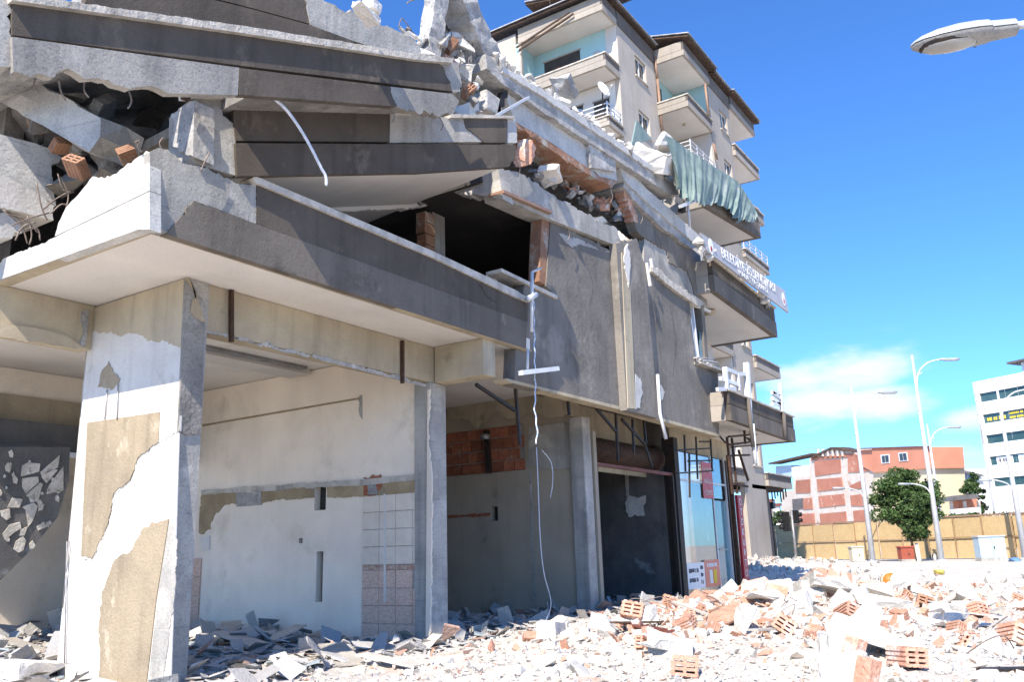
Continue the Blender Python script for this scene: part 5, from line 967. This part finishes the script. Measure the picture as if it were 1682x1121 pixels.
pp = [at(x, y, d=95) for x, y in ((1556, 824), (1612, 819), (1600, 812), (1575, 814))]; prism('roof', 'slate', pv, pp, fw.cross(Vector((0, 0, 1))).cross(Vector((0, 0, 1))) * -4)
for x in (1562, 1584, 1607): bar('post', 'far_pale', pv, at(x, 823, d=96), at(x + 4, 870, d=96), .3)
prism('wall', 'far_orange', pv, [at(x, y, d=97) for x, y in ((1575, 823), (1605, 820), (1608, 845), (1577, 848))], fw * 2); prism('railing', 'far_white', pv, [at(x, y, d=95.5) for x, y in ((1562, 838), (1610, 834), (1611, 842), (1563, 846))], fw * .2)
for i, (x, y, w, h_, mt, lab) in enumerate(((1262, 868, 10, 60, 'far_cream', 'tiny far cream house left of the gutted brick building'), (1277, 872, 9, 55, 'far_white', 'tiny far white house beside the gutted brick building'))):
    q = at(x, 892, d=190 + 8 * i); q.z = 0; ww = w * 190 / 1400; hh = (900 - 800 - 6 * i) * 190 / 1400 * .75; t = thing('far_house', q, lab, 'house')
    box('wall', mt, t, q.x, q.x + ww, q.y - ww, q.y + ww, 0, hh); box('roof', 'wood_red', t, q.x - .5, q.x + ww + .5, q.y - ww - .5, q.y + ww + .5, hh, hh + .6)
    for k in range(3): box('window', 'pane_dark', t, q.x - .05, q.x + .1, q.y - ww + 1.0 + k * .9, q.y - ww + 1.5 + k * .9, hh - 2.4, hh - 1.2)

# ------------------------------------------------------------------ board fence
f0, f1 = at(1246, 893, d=62), at(1720, 880, d=44.5); f0.z = f1.z = 0
fen = thing('board_fence', (f0 + f1) / 2, 'long yellow chipboard hoarding with brown battens along the far side of the street', 'fence')
fd = (f1 - f0).normalized(); fn = Vector((fd.y, -fd.x, 0)); fn = fn if fn.dot(EYE - f0) > 0 else -fn; FLn = (f1 - f0).length; npn = 12
for k in range(npn):
    a, b_ = f0 + fd * (FLn * k / npn), f0 + fd * (FLn * (k + 1) / npn)
    off = fn * rng.uniform(-.03, .03); zt_ = 2.32 + rng.uniform(-.03, .03)
    for z0, z1 in ((.05, 1.18), (1.24, zt_)): prism('panel', 'osb', fen, [a + fd * .02 + off + Vector((0, 0, z0)), b_ - fd * .02 + off + Vector((0, 0, z0)), b_ - fd * .02 + off + Vector((0, 0, z1)), a + fd * .02 + off + Vector((0, 0, z1))], -fn * .03)
    bar('batten', 'batten', fen, a + fn * .06, a + fn * .06 + Vector((0, 0, 2.35)), .045)
bar('rail', 'batten', fen, f0 + fn * .07 + Vector((0, 0, 1.21)), f1 + fn * .07 + Vector((0, 0, 1.21)), .05, .05); bar('top_rail', 'copper_pipe', fen, f0 + Vector((0, 0, 2.4)), f1 + Vector((0, 0, 2.4)), .08, .09)

# ------------------------------------------------------------------ street lamps
def lamp(px, py, depth, H, label, low=True, flip=1):
    base = at(px, py, d=depth); base.z = 0
    t = thing('street_lamp', base, label, 'street lamp', 'white street lamps by the fence'); z = Vector((0, 0, 1)); rr_ = rt0 * flip
    tube('pole', 'galv', t, [base, base + z * H], .16, 12, .055); tube('base_plate', 'galv', t, [base, base + z * .12], .26, 12)
    top = base + z * (H - 1.9)
    tube('arm', 'galv', t, curve_pts([top, top + z * .9 + rr_ * .22, top + z * 1.45 + rr_ * .8, top + z * 1.62 + rr_ * 1.5]), .04); tube('brace', 'galv', t, curve_pts([base + z * (H - .95), base + z * (H - 1.1) + rr_ * .2, base + z * (H - .98) + rr_ * .42]), .025)
    h = top + z * 1.62 + rr_ * 1.5; hd = MB(); hd.tube([h, h + rr_ * .25, h + rr_ * .8, h + rr_ * 1.05], .07, 10); o = hd.out('lamp_head', 'lamp_body', t, True)
    tube('lamp_glass', 'lamp_glass', t, [h + rr_ * .2 - z * .06, h + rr_ * .95 - z * .07], .05)
    for k in (.62, .72): tube('collar', 'galv', t, [base + z * H * k, base + z * (H * k + .08)], .13 - .05 * k, 10)
    if low:
        b0 = base + z * 3.3; tube('low_arm', 'galv', t, curve_pts([b0, b0 + z * .5 - rr_ * .25, b0 + z * .72 - rr_ * .8, b0 + z * .74 - rr_ * 1.1]), .035); tube('low_lamp_head', 'lamp_body', t, [b0 + z * .74 - rr_ * 1.05, b0 + z * .76 - rr_ * 1.7], .06)
    return t
lamp(1547, 924, 44.1, 11.0, 'tall white street lamp in front of the round tree')
lamp(1434, 924, 46, 9.6, 'white street lamp standing before the gutted brick building')
lamp(1553, 905, 63, 9.7, 'more distant white street lamp between round tree and office block')
lamp(1685, 922, 43, 9.0, 'white street lamp crossing the office block at the picture edge')
# the big luminaire overhead
nl = thing('street_lamp', (8.3, -1.9, 0), 'close grey luminaire head reaching in overhead from a lamp post out of frame', 'street lamp')
ta, tb = at(1496, 78, z=5.4), at(1668, 48, z=5.45); axl = (tb - ta); LL = axl.length; axl.normalize(); sdw = axl.cross(Vector((0, 0, 1))).normalized(); upn = sdw.cross(axl).normalized()
if upn.z < 0: upn = -upn
prof = [(0, .01, .01), (.03, .055, .03), (.10, .095, .06), (.25, .13, .095), (.45, .145, .115), (.62, .14, .115), (.74, .12, .11), (.76, .10, .10), (1.0, .075, .085)]
def loft(name, mat, k0, k1, prof, parent, z0=0, n=10):
    vs = []; 
    for t, w, h in prof:
        c = ta + axl * (LL * t)
        for k in range(n + 1): a = math.pi * k / n; vs.append(c + sdw * (w * math.cos(a)) + upn * (z0 + h * math.sin(a) * k1))
    m = n + 1; fs = [(i * m + k, i * m + k + 1, (i + 1) * m + k + 1, (i + 1) * m + k) for i in range(len(prof) - 1) for k in range(n)]
    fs += [(i * m, (i + 1) * m, (i + 1) * m + n, i * m + n) for i in range(len(prof) - 1)] + [tuple(range(m)), tuple((len(prof) - 1) * m + k for k in range(m))]
    return obj(name, vs, fs, mat, parent, True)
sh_ = loft('top_cover', 'lamp_body', 0, 1, prof, nl, .012); sh_.modifiers.new('split', 'EDGE_SPLIT')
tr_ = loft('lower_tray', 'lamp_under', 0, -1, [(t + .004, w * .97, h * .42 + .012) for t, w, h in prof], nl, 0); tr_.modifiers.new('split', 'EDGE_SPLIT')
gl = loft('lamp_glass', 'lamp_glass', 0, -1, [(.08, .02, .03), (.11, .065, .06), (.2, .1, .085), (.35, .116, .095), (.5, .106, .088), (.6, .066, .07), (.63, .02, .04)], nl, -.004); loft('glass_rim', 'dark_steel', 0, -1, [(.07, .03, .03), (.10, .078, .055), (.2, .113, .07), (.35, .128, .074), (.5, .118, .072), (.62, .078, .06), (.65, .03, .035)], nl, -.001)
for t in (.66,): tube('clip', 'dark_steel', nl, [ta + axl * (LL * t) - sdw * .12 - upn * .01, ta + axl * (LL * t) - sdw * .135 - upn * .01], .02)
ap = tb + axl * 1.5; tube('arm', 'galv', nl, curve_pts([tb - axl * .05 + upn * .03, ap, ap + axl * .35 - Vector((0, 0, .5)), ap + axl * .42 - Vector((0, 0, 1.4))]), .035, 12); pbz = ap + axl * .42; tube('pole', 'galv', nl, [Vector((pbz.x, pbz.y, 0)), pbz - Vector((0, 0, 1.35))], .09, 14, .05)
# traffic light
tb_ = at(1309, 928, d=41); tb_.z = 0; tl = thing('traffic_light', tb_, 'black traffic light on a grey pole in front of the fence', 'traffic light')
tube('pole', 'grey_steel', tl, [tb_, tb_ + Vector((0, 0, 2.75))], .07, 10); hdp = tb_ + Vector((0, 0, 2.3)) - rt0 * .3
MB().box(hdp.x - .16, hdp.x + .16, hdp.y - .16, hdp.y + .16, 1.75, 2.68).out('housing', 'black_plastic', tl, bevel=.02)
for k in range(3): tube('visor', 'black_plastic', tl, [hdp + Vector((0, 0, -.35 + .3 * k)) - rt0 * .1, hdp + Vector((0, 0, -.35 + .3 * k)) - rt0 * .36], .11, 12)
hq = tb_ + rt0 * .2 + Vector((0, 0, 2.45)); MB().box(hq.x - .13, hq.x + .13, hq.y - .13, hq.y + .13, 2.1, 2.75).out('housing', 'black_plastic', tl, bevel=.02)
for k in range(2): tube('visor', 'black_plastic', tl, [hq + Vector((0, 0, -.2 + .28 * k)) + rt0 * .08, hq + Vector((0, 0, -.2 + .28 * k)) + rt0 * .28], .1, 12)
p_ = at(1275, 930, d=58); p_.z = 0; sl_ = thing('traffic_signal', p_, 'small dark signal post standing beyond the end of the fence', 'traffic light'); tube('pole', 'dark_steel', sl_, [p_, p_ + Vector((0, 0, 3.6))], .06); box('head', 'black_plastic', sl_, p_.x - .3, p_.x + .2, p_.y - .3, p_.y + .3, 3.5, 3.95, .02)
# street cabinets and odds and ends in front of the fence
def cabinet(px, py, depth, w, h, dpt, mat, label, lid=None):
    p = at(px, py, d=depth); p.z = 0; t = thing('street_cabinet', p, label, 'cabinet'); e = rt0; n_ = Vector((-e.y, e.x, 0))
    def ob(nm, m, a0, a1, b0, b1, z0, z1, bev=.01): return obj(nm, [p + e * x + n_ * y + Vector((0, 0, z)) for x, y, z in boxv(a0, a1, b0, b1, z0, z1)], BF, m, t, bevel=bev)
    ob('body', mat, -w / 2, w / 2, 0, dpt, .18, h); ob('plinth', 'concrete', -w / 2 - .02, w / 2 + .02, -.02, dpt, -.1, .178); ob('lid', lid or mat, -w / 2 - .04, w / 2 + .04, -.05, dpt + .04, h, h + .07); ob('door_seam', 'b_groove', -.006, .006, -.004, .01, .24, h - .06, 0); ob('handle', 'dark_steel', .05, .09, -.03, 0, h * .5, h * .62, 0)
    return t
cabinet(1634, 919, 42.5, 1.3, 1.2, .6, 'cabinet_blue', 'pale blue street cabinet in front of the fence below the office block', 'galv')
cabinet(1411, 922, 44, .6, .86, .5, 'cabinet_cream', 'cream street cabinet beside the left lamp post')
cabinet(1493, 923, 45, .68, .78, .5, 'cabinet_red', 'low rusty red cabinet under the round tree')
T(MB().bar(at(1510, 922, d=45.5), at(1505, 893, d=46), .2, .05).out('leaning_plank', 'board'), 'pale plank leaning on the fence beside the red cabinet', 'plank')
for i, (x, y, d, c, lab) in enumerate(((1536, 920, 44.5, 'pvc', 'small white bottle standing beside the tall lamp post'), (1609, 920, 43, 'pvc', 'small white bottle standing beside the blue cabinet'))):
    p = at(x, y, d=d); p.z = 0; T(tube('bottle', c, None, [p, p + Vector((0, 0, .28)), p + Vector((0, 0, .34)), p + Vector((0, 0, .42))], .09, 10, .03), lab, 'bottle')

# ------------------------------------------------------------------ trees
def tree(base, H, R, hz, trunk_h, nleaf, leaf, seed, label, group=None, name='tree', clumps=60):
    rs_ = np.random.RandomState(seed); t = thing(name, base, label, 'tree', group); b_ = Vector(base)
    m = MB(); m.tube([b_, b_ + Vector((.05, .02, trunk_h * .5)), b_ + Vector((0, .06, trunk_h)), b_ + Vector((.05, 0, H * .75))], R * .055, 9, R * .018)
    cz = (trunk_h + H) / 2
    for k in range(9):
        a = k * 2.4; tip = b_ + Vector((math.cos(a) * R * .7, math.sin(a) * R * .7, cz + rs_.uniform(-.3, .6) * hz)); m.tube([b_ + Vector((0, .03, trunk_h * rs_.uniform(.75, 1.2))), (b_ + Vector((0, 0, trunk_h))).lerp(tip, .5) + Vector((0, 0, .1)), tip], R * .025, 6, R * .008)
    m.out('trunk', 'bark', t)
    d = rs_.normal(size=(clumps, 3)); d /= np.linalg.norm(d, axis=1)[:, None]; rad = rs_.uniform(.45, .95, clumps)[:, None]
    cc = d * rad * np.array([R, R, hz]) * np.array([1, 1, 1.0]) + np.array([b_.x, b_.y, b_.z + cz]); cs = rs_.uniform(.16, .34, clumps) * R
    ci = rs_.randint(0, clumps, nleaf); dd = rs_.normal(size=(nleaf, 3)); dd /= np.linalg.norm(dd, axis=1)[:, None]
    pos = cc[ci] + dd * (cs[ci] * rs_.uniform(.35, 1.0, nleaf) ** .5)[:, None] * np.array([1, 1, .75])
    keep = pos[:, 2] > b_.z + trunk_h * .85; pos = pos[keep]; n = len(pos)
    a1 = rs_.normal(size=(n, 3)); a1 /= np.linalg.norm(a1, axis=1)[:, None]; a2 = np.cross(a1, rs_.normal(size=(n, 3))); a2 /= np.linalg.norm(a2, axis=1)[:, None]
    L = (leaf * rs_.uniform(.6, 1.3, n))[:, None]
    V = np.stack([pos - a1 * L, pos + a2 * L * .5, pos + a1 * L, pos - a2 * L * .5], 1).reshape(-1, 3); i = np.arange(n)[:, None] * 4
    F = np.concatenate([np.concatenate([i, i + 1, i + 2], 1), np.concatenate([i, i + 2, i + 3], 1)])
    o = tri_mesh('crown', V - np.array(WO[t]), F, 'leaf'); o.parent = t; return t
tb1 = at(1503, 922, d=46); tb1.z = 0
tree(tb1, 4.9, 1.78, 1.9, 1.3, 24000, .085, 5, 'round dense green tree in front of the board fence', clumps=90)
for i, (x, y, d, H, R, lab) in enumerate(((1611, 905, 128, 11.5, 1.9, 'green tree between the far white house and the office block'), (1288, 900, 175, 8.0, 2.0, 'small far tree beside the gutted brick building'))):
    p = at(x, y, d=d); p.z = 0; tree(p, H, R, H * .36, H * .25, 3500, .22, 20 + i, lab, 'trees beyond the fence', clumps=40)
p = at(1618, 880, d=80); hg = np.random.RandomState(8); n = 6000
pos = np.stack([hg.uniform(-6, 6, n), hg.uniform(-1.2, 1.2, n), hg.uniform(0, 1, n) ** .6 * (3.0 + .4 * np.sin(np.arange(n) * .01))], 1)
e2 = np.array(rt0); n2_ = np.array([-rt0.y, rt0.x, 0]); pos = np.array([p.x, p.y, 0]) + pos[:, :1] * e2 + pos[:, 1:2] * n2_ + pos[:, 2:] * np.array([0, 0, 1.])
a1 = hg.normal(size=(n, 3)) * .13; a2 = hg.normal(size=(n, 3)) * .08; V = np.stack([pos - a1, pos + a2, pos + a1, pos - a2], 1).reshape(-1, 3); i = np.arange(n)[:, None] * 4
T(tri_mesh('hedge', V, np.concatenate([np.concatenate([i, i + 1, i + 2], 1), np.concatenate([i, i + 2, i + 3], 1)]), 'leaf'), 'green hedge above the fence below the office block', 'hedge')

# ------------------------------------------------------------------ rubble on the ground
def proto(seed, sx, sy, sz, n=9, block=.5):
    vs, fs = hull(seed, n, sx, sy, sz, block); return np.array([tuple(v) for v in vs]), np.array(fs)
def scatter(name, mat, pts, size, protos, seed, label, flat=.6, sink=.15):
    r = np.random.RandomState(seed); Vs, Fs, off = [], [], 0; k = r.randint(0, len(protos), len(pts))
    for j, (pv_, pf) in enumerate(protos):
        idx = np.where(k == j)[0]; n = len(idx)
        if not n: continue
        q = r.normal(size=(n, 4)); q[:, 1:3] *= flat; q /= np.linalg.norm(q, axis=1)[:, None]; w, x, y, z = q.T
        Rm = np.stack([1 - 2 * (y * y + z * z), 2 * (x * y - z * w), 2 * (x * z + y * w), 2 * (x * y + z * w), 1 - 2 * (x * x + z * z), 2 * (y * z - x * w), 2 * (x * z - y * w), 2 * (y * z + x * w), 1 - 2 * (x * x + y * y)], -1).reshape(n, 3, 3)
        V = np.einsum('nij,vj->nvi', Rm, pv_) * size[idx][:, None, None]; lift = -V[:, :, 2].min(1); V[:, :, 2] += (lift * (1 - sink))[:, None]; V += pts[idx][:, None]
        m = len(pv_); Vs.append(V.reshape(-1, 3)); Fs.append((pf[None] + (np.arange(n) * m)[:, None, None] + off).reshape(-1, 3)); off += n * m
    o = tri_mesh(name, np.concatenate(Vs), np.concatenate(Fs), mat); o['kind'] = 'stuff'; o['label'] = label; return o
def on_ground(u, v, extra=0): return np.stack([u, v, HT(u, v) + extra], -1)
PR = [proto(900 + i, 1, .8 - .1 * (i % 3), .5 - .1 * (i % 4), 8, .85) for i in range(10)]
PF = [proto(950 + i, 1, .7, .07, 10, .8) for i in range(8)]
R_ = np.random.RandomState(11)
def pts_in(n, fu, fv): return fu(n), fv(n)
# street in front: dense near, thinner far
n = 46000; u = 5.5 + 16 * R_.rand(n) ** 1.35; v = -2.6 + 10.2 * R_.rand(n)
dens = np.clip(.35 + 1.1 * bump2(u, v, 13, 4.2, 5, 2.6) + .6 * bump2(u, v, 9, 3, 3, 3), 0, 1); k = R_.rand(n) < dens; u, v = u[k], v[k]
scatter('rubble', 'rubble', on_ground(u, v), .010 + .075 * R_.rand(len(u)) ** 4, PR + PF[:4], 1, 'fine pale rubble strewn over the street', .35, .3)
n = 5200; u = 8.5 + 13 * R_.rand(n); v = 7.2 - 7.5 * R_.rand(n) ** .8; k = R_.rand(n) < np.clip(bump2(u, v, 14, 4, 5, 2.4) * 1.3 + .1, 0, 1); u, v = u[k], v[k]
scatter('brick_rubble', 'rubble_brick', on_ground(u, v), .03 + .16 * R_.rand(len(u)) ** 2.6, PR + PF, 2, 'broken brick rubble heaped before the shops', .45, .3)
n = 7000; u = 19 + 32 * R_.rand(n); v = -3 + 17 * R_.rand(n) - (u - 19) * .06; k = R_.rand(n) < np.clip(.03 + 1.0 * bump2(u, v, 35, 11.5, 8, 2.6) + .9 * bump2(u, v, 28, 8.5, 6, 2.5) + .6 * bump2(u, v, 22, 4.5, 4, 2.5), 0, 1); u, v = u[k], v[k]
scatter('rubble', 'rubble', on_ground(u, v), .03 + .24 * R_.rand(len(u)) ** 3, PR, 3, 'distant rubble scattered along the street')
n = 9000; u = 4.6 + 14.4 * R_.rand(n); v = 7.2 + 9.5 * R_.rand(n) ** 1.4
k = ~((u > 9.7) & (u < 10.4) & (v > 7.8)) & ~((u > 5.5) & (u < 6.0) & (v > 7.9) & (v < 10.1)); u, v = u[k], v[k]
scatter('shop_debris', 'rubble_grey', on_ground(u, v), .04 + .34 * R_.rand(len(u)) ** 3, PF, 4, 'flat broken boards and plaster sheets littering the shop floors', .10, .0)
scatter('shop_debris', 'rubble_grey', on_ground(u, v, .005) + R_.normal(size=(len(u), 3)) * np.array([.2, .2, 0]), .012 + .06 * R_.rand(len(u)) ** 3, PR, 5, 'small grey rubble littering the shop floors')
n = 1800; u = 5.0 + 9 * R_.rand(n); v = 10.5 + 13 * R_.rand(n); scatter('shop_debris', 'rubble_grey', on_ground(u, v), .1 + .4 * R_.rand(n) ** 2, PF, 6, 'boards and rubble deep inside the corner shop', .14, .0)
# single bricks and lumps on the heap
def gz(u, v, e=0): return Vector((u, v, float(HT(u, v)) + e))
for i in range(70):
    while True:
        u, v = 8 + 13 * rr.random(), -1 + 8 * rr.random()
        if rr.random() < math.exp(-((u - 13.5) / 4.5) ** 2 - ((v - 3.9) / 2.2) ** 2): break
    k = rr.choice((0, 2, 2, 3, 4, 4)); s = rr.uniform(.65, 1.05)
    brick_at(gz(u, v, .05), (rr.gauss(0, .45), rr.gauss(0, .45), rr.uniform(0, 6.3)), k, 'dusty hollow clay brick lying in the sunlit rubble heap', 'bricks in the sunlit heap', s)
for i in range(110):
    u, v = 7 + 14 * rr.random(), -2 + 9 * rr.random(); s = rr.uniform(.1, .3)
    p = gz(u, v, s * .12); vs, fs = rough(*hull(600 + i, 12, s * 1.3, s, s * .55, .7), i, 1); R = Euler((rr.gauss(0, .3), rr.gauss(0, .3), rr.uniform(0, 6))).to_matrix()
    T(obj('concrete_chunk', [R @ q + p for q in vs], fs, 'chunk'), 'pale concrete lump lying in the sunlit street rubble', 'concrete chunk', 'lumps in the street rubble')
# larger lumps of masonry
for i in range(46):
    while True:
        u, v = 8.5 + 12 * rr.random(), .5 + 6.2 * rr.random()
        if rr.random() < math.exp(-((u - 13.5) / 4.5) ** 2 - ((v - 3.9) / 2.1) ** 2): break
    s = rr.uniform(.22, .5); p = gz(u, v, s * .16); mt = rr.choice(('chunk', 'chunk', 'brick_dusty')); vs, fs = rough(*hull(1600 + i, 11, s * 1.35, s, s * .55, .75), i, 2, .05); R = Euler((rr.gauss(0, .45), rr.gauss(0, .45), rr.uniform(0, 6))).to_matrix()
    T(obj('masonry_chunk', [R @ q + p for q in vs], fs, mt), 'broken lump of brickwork in the sunlit heap' if mt == 'brick_dusty' else 'thick pale lump of wall in the sunlit heap', 'masonry chunk', 'masonry lumps in the sunlit heap')
# pieces one can single out
def gp(px, py, e=0):
    p = at(px, py, z=.1)
    for _ in range(6): p = at(px, py, z=float(HT(p.x, p.y)) + e)
    return p
def piece(name, mat, px, py, size, rot, label, cat, seed, block=.85, n=16, e=.06):
    p = gp(px, py, e); vs, fs = rough(*hull(seed, n, *size, block=block), seed, 2, .045); R = Euler(rot).to_matrix(); return T(obj(name, [R @ q + p for q in vs], fs, mat), label, cat)
mw = thing('masonry_chunk', gp(1350, 972), 'big tilted lump of plastered brick wall lying on the heap', 'masonry chunk')
pc = gp(1352, 968, .24); Rm = Matrix.Rotation(-.34, 3, rt0) @ Matrix.Rotation(.18, 3, fw) @ Matrix.Rotation(-.9, 3, 'Z')
vs, fs = rough(*hull(77, 20, .7, .95, .26, .9), 7, 3, .06); obj('plaster_face', [Rm @ q + pc for q in vs], fs, 'chunk', mw)
for a in range(3):
    for c in range(2): obj('brick', [Rm @ Vector(q) + pc for q in boxv(-.3 + a * .2, -.115 + a * .2, -.44 + c * .3, -.16 + c * .3, .02, .17 + rng.uniform(-.01, .02))], BF, 'brick_dusty', mw, bevel=.01)
piece('concrete_slab', 'chunk', 1445, 990, (1.3, .9, .16), (.15, .05, .3), 'flat grey slab lying beyond the tilted wall lump', 'slab', 41)
piece('concrete_slab', 'chunk', 1270, 987, (1.6, .9, .14), (.05, .1, .6), 'long pale slab lying in front of the shops on the heap', 'slab', 42)
piece('concrete_block', 'chunk', 1560, 1020, (.62, .3, .2), (.0, .05, -.3), 'squared grey block with a pale top at the heap edge', 'concrete block', 43, .95)
piece('concrete_slab', 'chunk', 1450, 1055, (.75, .6, .12), (.2, -.1, .2), 'pale olive slab leaning on the white lump in front', 'slab', 44)
piece('concrete_block', 'chunk', 905, 1038, (.55, .3, .24), (.0, .1, .3), 'yellowish plaster block at the near tip of the heap', 'concrete block', 45, .95)
piece('concrete_slab', 'chunk', 1120, 1062, (1.0, .34, .12), (.1, .2, -.5), 'long white lintel piece lying across the near rubble', 'slab', 46)
piece('concrete_block', 'chunk', 1230, 968, (.5, .45, .35), (.4, .2, .5), 'white block crowning the heap in front of the red sign', 'concrete block', 47)
piece('concrete_block', 'chunk', 1595, 985, (.5, .5, .35), (.6, .5, .4), 'wedge shaped pale block standing up on the heap edge', 'concrete block', 48)
wl_ = thing('masonry_chunk', gp(1395, 1095), 'white plastered wall lump with two orange bricks showing, in the near foreground', 'masonry chunk')
for k, (px, py, s) in enumerate(((1375, 1080, .42), (1392, 1112, .40), (1360, 1105, .30))):
    p = gp(px, py, .1); vs, fs = rough(*hull(700 + k, 18, s * .9, s * .7, s * .9, .7), k); R = Euler((.2, .1 * k, .6 + k)).to_matrix(); obj('plaster_lump', [R @ q + p for q in vs], fs, 'chunk', wl_)
for px, py, r_ in ((1402, 1072, .35), (1424, 1108, .25)):
    p = gp(px, py, .16); R = Euler((.15, r_, -.5)).to_matrix(); obj('brick', [R @ Vector(q) + p for q in boxv(-.06, .06, -.07, .07, -.12, .12)], BF, 'brick_dusty', wl_, bevel=.006)
for px, py, rot, k, lab, s in ((1395, 1012, (.5, .4, .9), 0, 'large hollow brick standing on its corner near the flat grey slab', 1.35), (1040, 1010, (.2, .5, .4), 0, 'plastered hollow brick at the shaded edge of the heap', 1.4), (1048, 985, (0, 0, .3), 0, 'hollow brick standing in shade before the roller shutter', 1.5), (1100, 988, (.3, 0, .5), 2, 'shaded hollow brick lying by the shop glass', 1.5), (1125, 1095, (.1, .1, .4), 0, 'ribbed hollow brick lying flat in the near rubble', 1.2), (1190, 1015, (.4, .3, 1.), 1, 'hollow brick showing its holes on the front of the heap', 1.4), (1290, 1030, (.6, .3, .2), 2, 'broken hollow brick with open cells on the slope of the heap', 1.2), (1490, 1080, (.1, .05, .8), 0, 'flat pink hollow brick right of the white wall lump', 1.1), (1660, 1045, (.5, .2, .7), 3, 'orange hollow brick lying at the picture edge', 1.4), (1520, 990, (.4, .3, .3), 1, 'orange hollow brick between slab and wedge block', 1.3), (1600, 1005, (.2, .3, 1.2), 0, 'hollow brick lying above the squared grey block', 1.3)):
    brick_at(gp(px, py, .09), rot, k, lab, None, s)
dr = gp(1463, 955, .12); dm = thing('plastic_drum', dr, 'round orange drum lid with a cream rim standing on the street', 'drum')
rd = (dr - EYE).dot(fw) * 15 / FOC
dirn = Vector((-.85, -.45, .1)).normalized(); tube('shell', 'cabinet_cream', dm, [dr - dirn * .1, dr + dirn * .02], rd, 20); tube('lid', 'orange_plastic', dm, [dr + dirn * .021, dr + dirn * .05], rd * .85, 20)
d2 = gp(1476, 956, .12); T(tube('plastic_ring', 'cabinet_cream', None, [d2, d2 + dirn * .06], rd * .9, 18), 'cream disc standing beside the orange drum lid', 'disc')
piece('plastic_bag', 'yellow_plastic', 1548, 941, (.9, .5, .18), (0, 0, .3), 'crumpled yellow plastic bag on the far street', 'bag', 51, .2, 20)
piece('plastic_bag', 'blue_plastic', 1242, 948, (.5, .3, .15), (0, 0, .3), 'small blue plastic scrap in the shaded rubble', 'plastic scrap', 52, .2, 14); piece('plastic_bag', 'blue_plastic', 1665, 921, (.9, .5, .3), (0, 0, .3), 'blue and white bags heaped beside the blue cabinet', 'bag', 53, .2, 20)
T(MB().bar(gp(1610, 1102, .03), gp(1700, 1100, .03), .12, .03).out('steel_strip', 'dark_steel'), 'dark metal strip lying at the lower picture edge', 'metal strip')
# boards and broken furniture in the corner shop
for i, (x, y, l, ang, mt, lab) in enumerate(((440, 1028, 1.3, .5, 'wood_red', 'dark red broken board lying by the white partition'), (380, 1034, 1.2, .3, 'board', 'pale board lying across the shop floor under the red board'), (470, 1040, 1.0, -.2, 'board', 'broken pale panel leaning over the red board'), (410, 1055, 1.4, .8, 'board', 'long pale board in the sunlit strip behind the pillar'), (350, 1050, .9, .1, 'board', 'short sunlit board beside the pillar foot'), (560, 1075, 1.1, .4, 'board', 'grey board lying in shade before the tiled wall'), (640, 1085, .8, 1.0, 'board', 'pale sheet lying at the foot of the grey column'), (60, 1010, 1.3, .4, 'board', 'pale sunlit board left of the pillar foot'), (40, 1060, 1.1, .9, 'board', 'broad sunlit sheet at the lower left picture corner'), (30, 985, 1.5, .2, 'pvc', 'long white strip lying deep in the corner shop'))):
    p = gp(x, y, .08); d = Vector((math.cos(ang + .6), math.sin(ang + .6), .12)); T(MB().bar(p - d * l / 2, p + d * l / 2, .32 if i % 2 else .2, .022).out('broken_board', mt), lab, 'board')
piece('concrete_block', 'chunk', 872, 990, (.42, .2, .3), (.2, .5, .3), 'white plaster lump leaning on the wall of the second shop', 'plaster lump', 61); piece('concrete_block', 'chunk', 952, 993, (.36, .2, .32), (.1, .2, .8), 'rounded white plaster lump at the end column of the second shop', 'plaster lump', 62)
piece('concrete_block', 'chunk', 130, 1100, (.6, .1, .45), (.3, .3, .9), 'pale triangular sheet leaning on the foot of the pillar', 'sheet', 63, .6); piece('concrete_block', 'chunk', 40, 1108, (.9, .6, .3), (.1, .1, .4), 'crumbled white lump at the lower left corner', 'concrete lump', 64)

# boards, pipes and bars tangled in the heap
for i in range(16):
    u, v = 8.5 + 10 * rr.random(), .2 + 5.6 * rr.random(); a = rr.uniform(0, 6.3); d = Vector((math.cos(a), math.sin(a), rr.uniform(-.05, .22))); l = rr.uniform(.4, 1.1); p = gz(u, v, .07)
    T(MB().bar(p - d * l / 2, p + d * l / 2, rr.uniform(.05, .16), .02).out('broken_board', rr.choice(('board', 'wood_red', 'board', 'roof_wood'))), 'splintered board stuck in the sunlit rubble heap', 'board', 'boards in the sunlit heap')
for i in range(12):
    u, v = 8.5 + 9 * rr.random(), .5 + 5.4 * rr.random(); p = gz(u, v, .03); a = rr.uniform(0, 6.3); l = rr.uniform(.3, .8)
    T(tube('reinforcing_bar', 'rebar', None, curve_pts([p, p + Vector((math.cos(a) * l * .4, math.sin(a) * l * .4, .12)), p + Vector((math.cos(a) * l * .8, math.sin(a) * l * .7, .16)), p + Vector((math.cos(a + .6) * l, math.sin(a + .6) * l, .03))], 4), .006, 6), 'bent rusty bar looping out of the sunlit rubble heap', 'bar', 'bars in the sunlit heap')
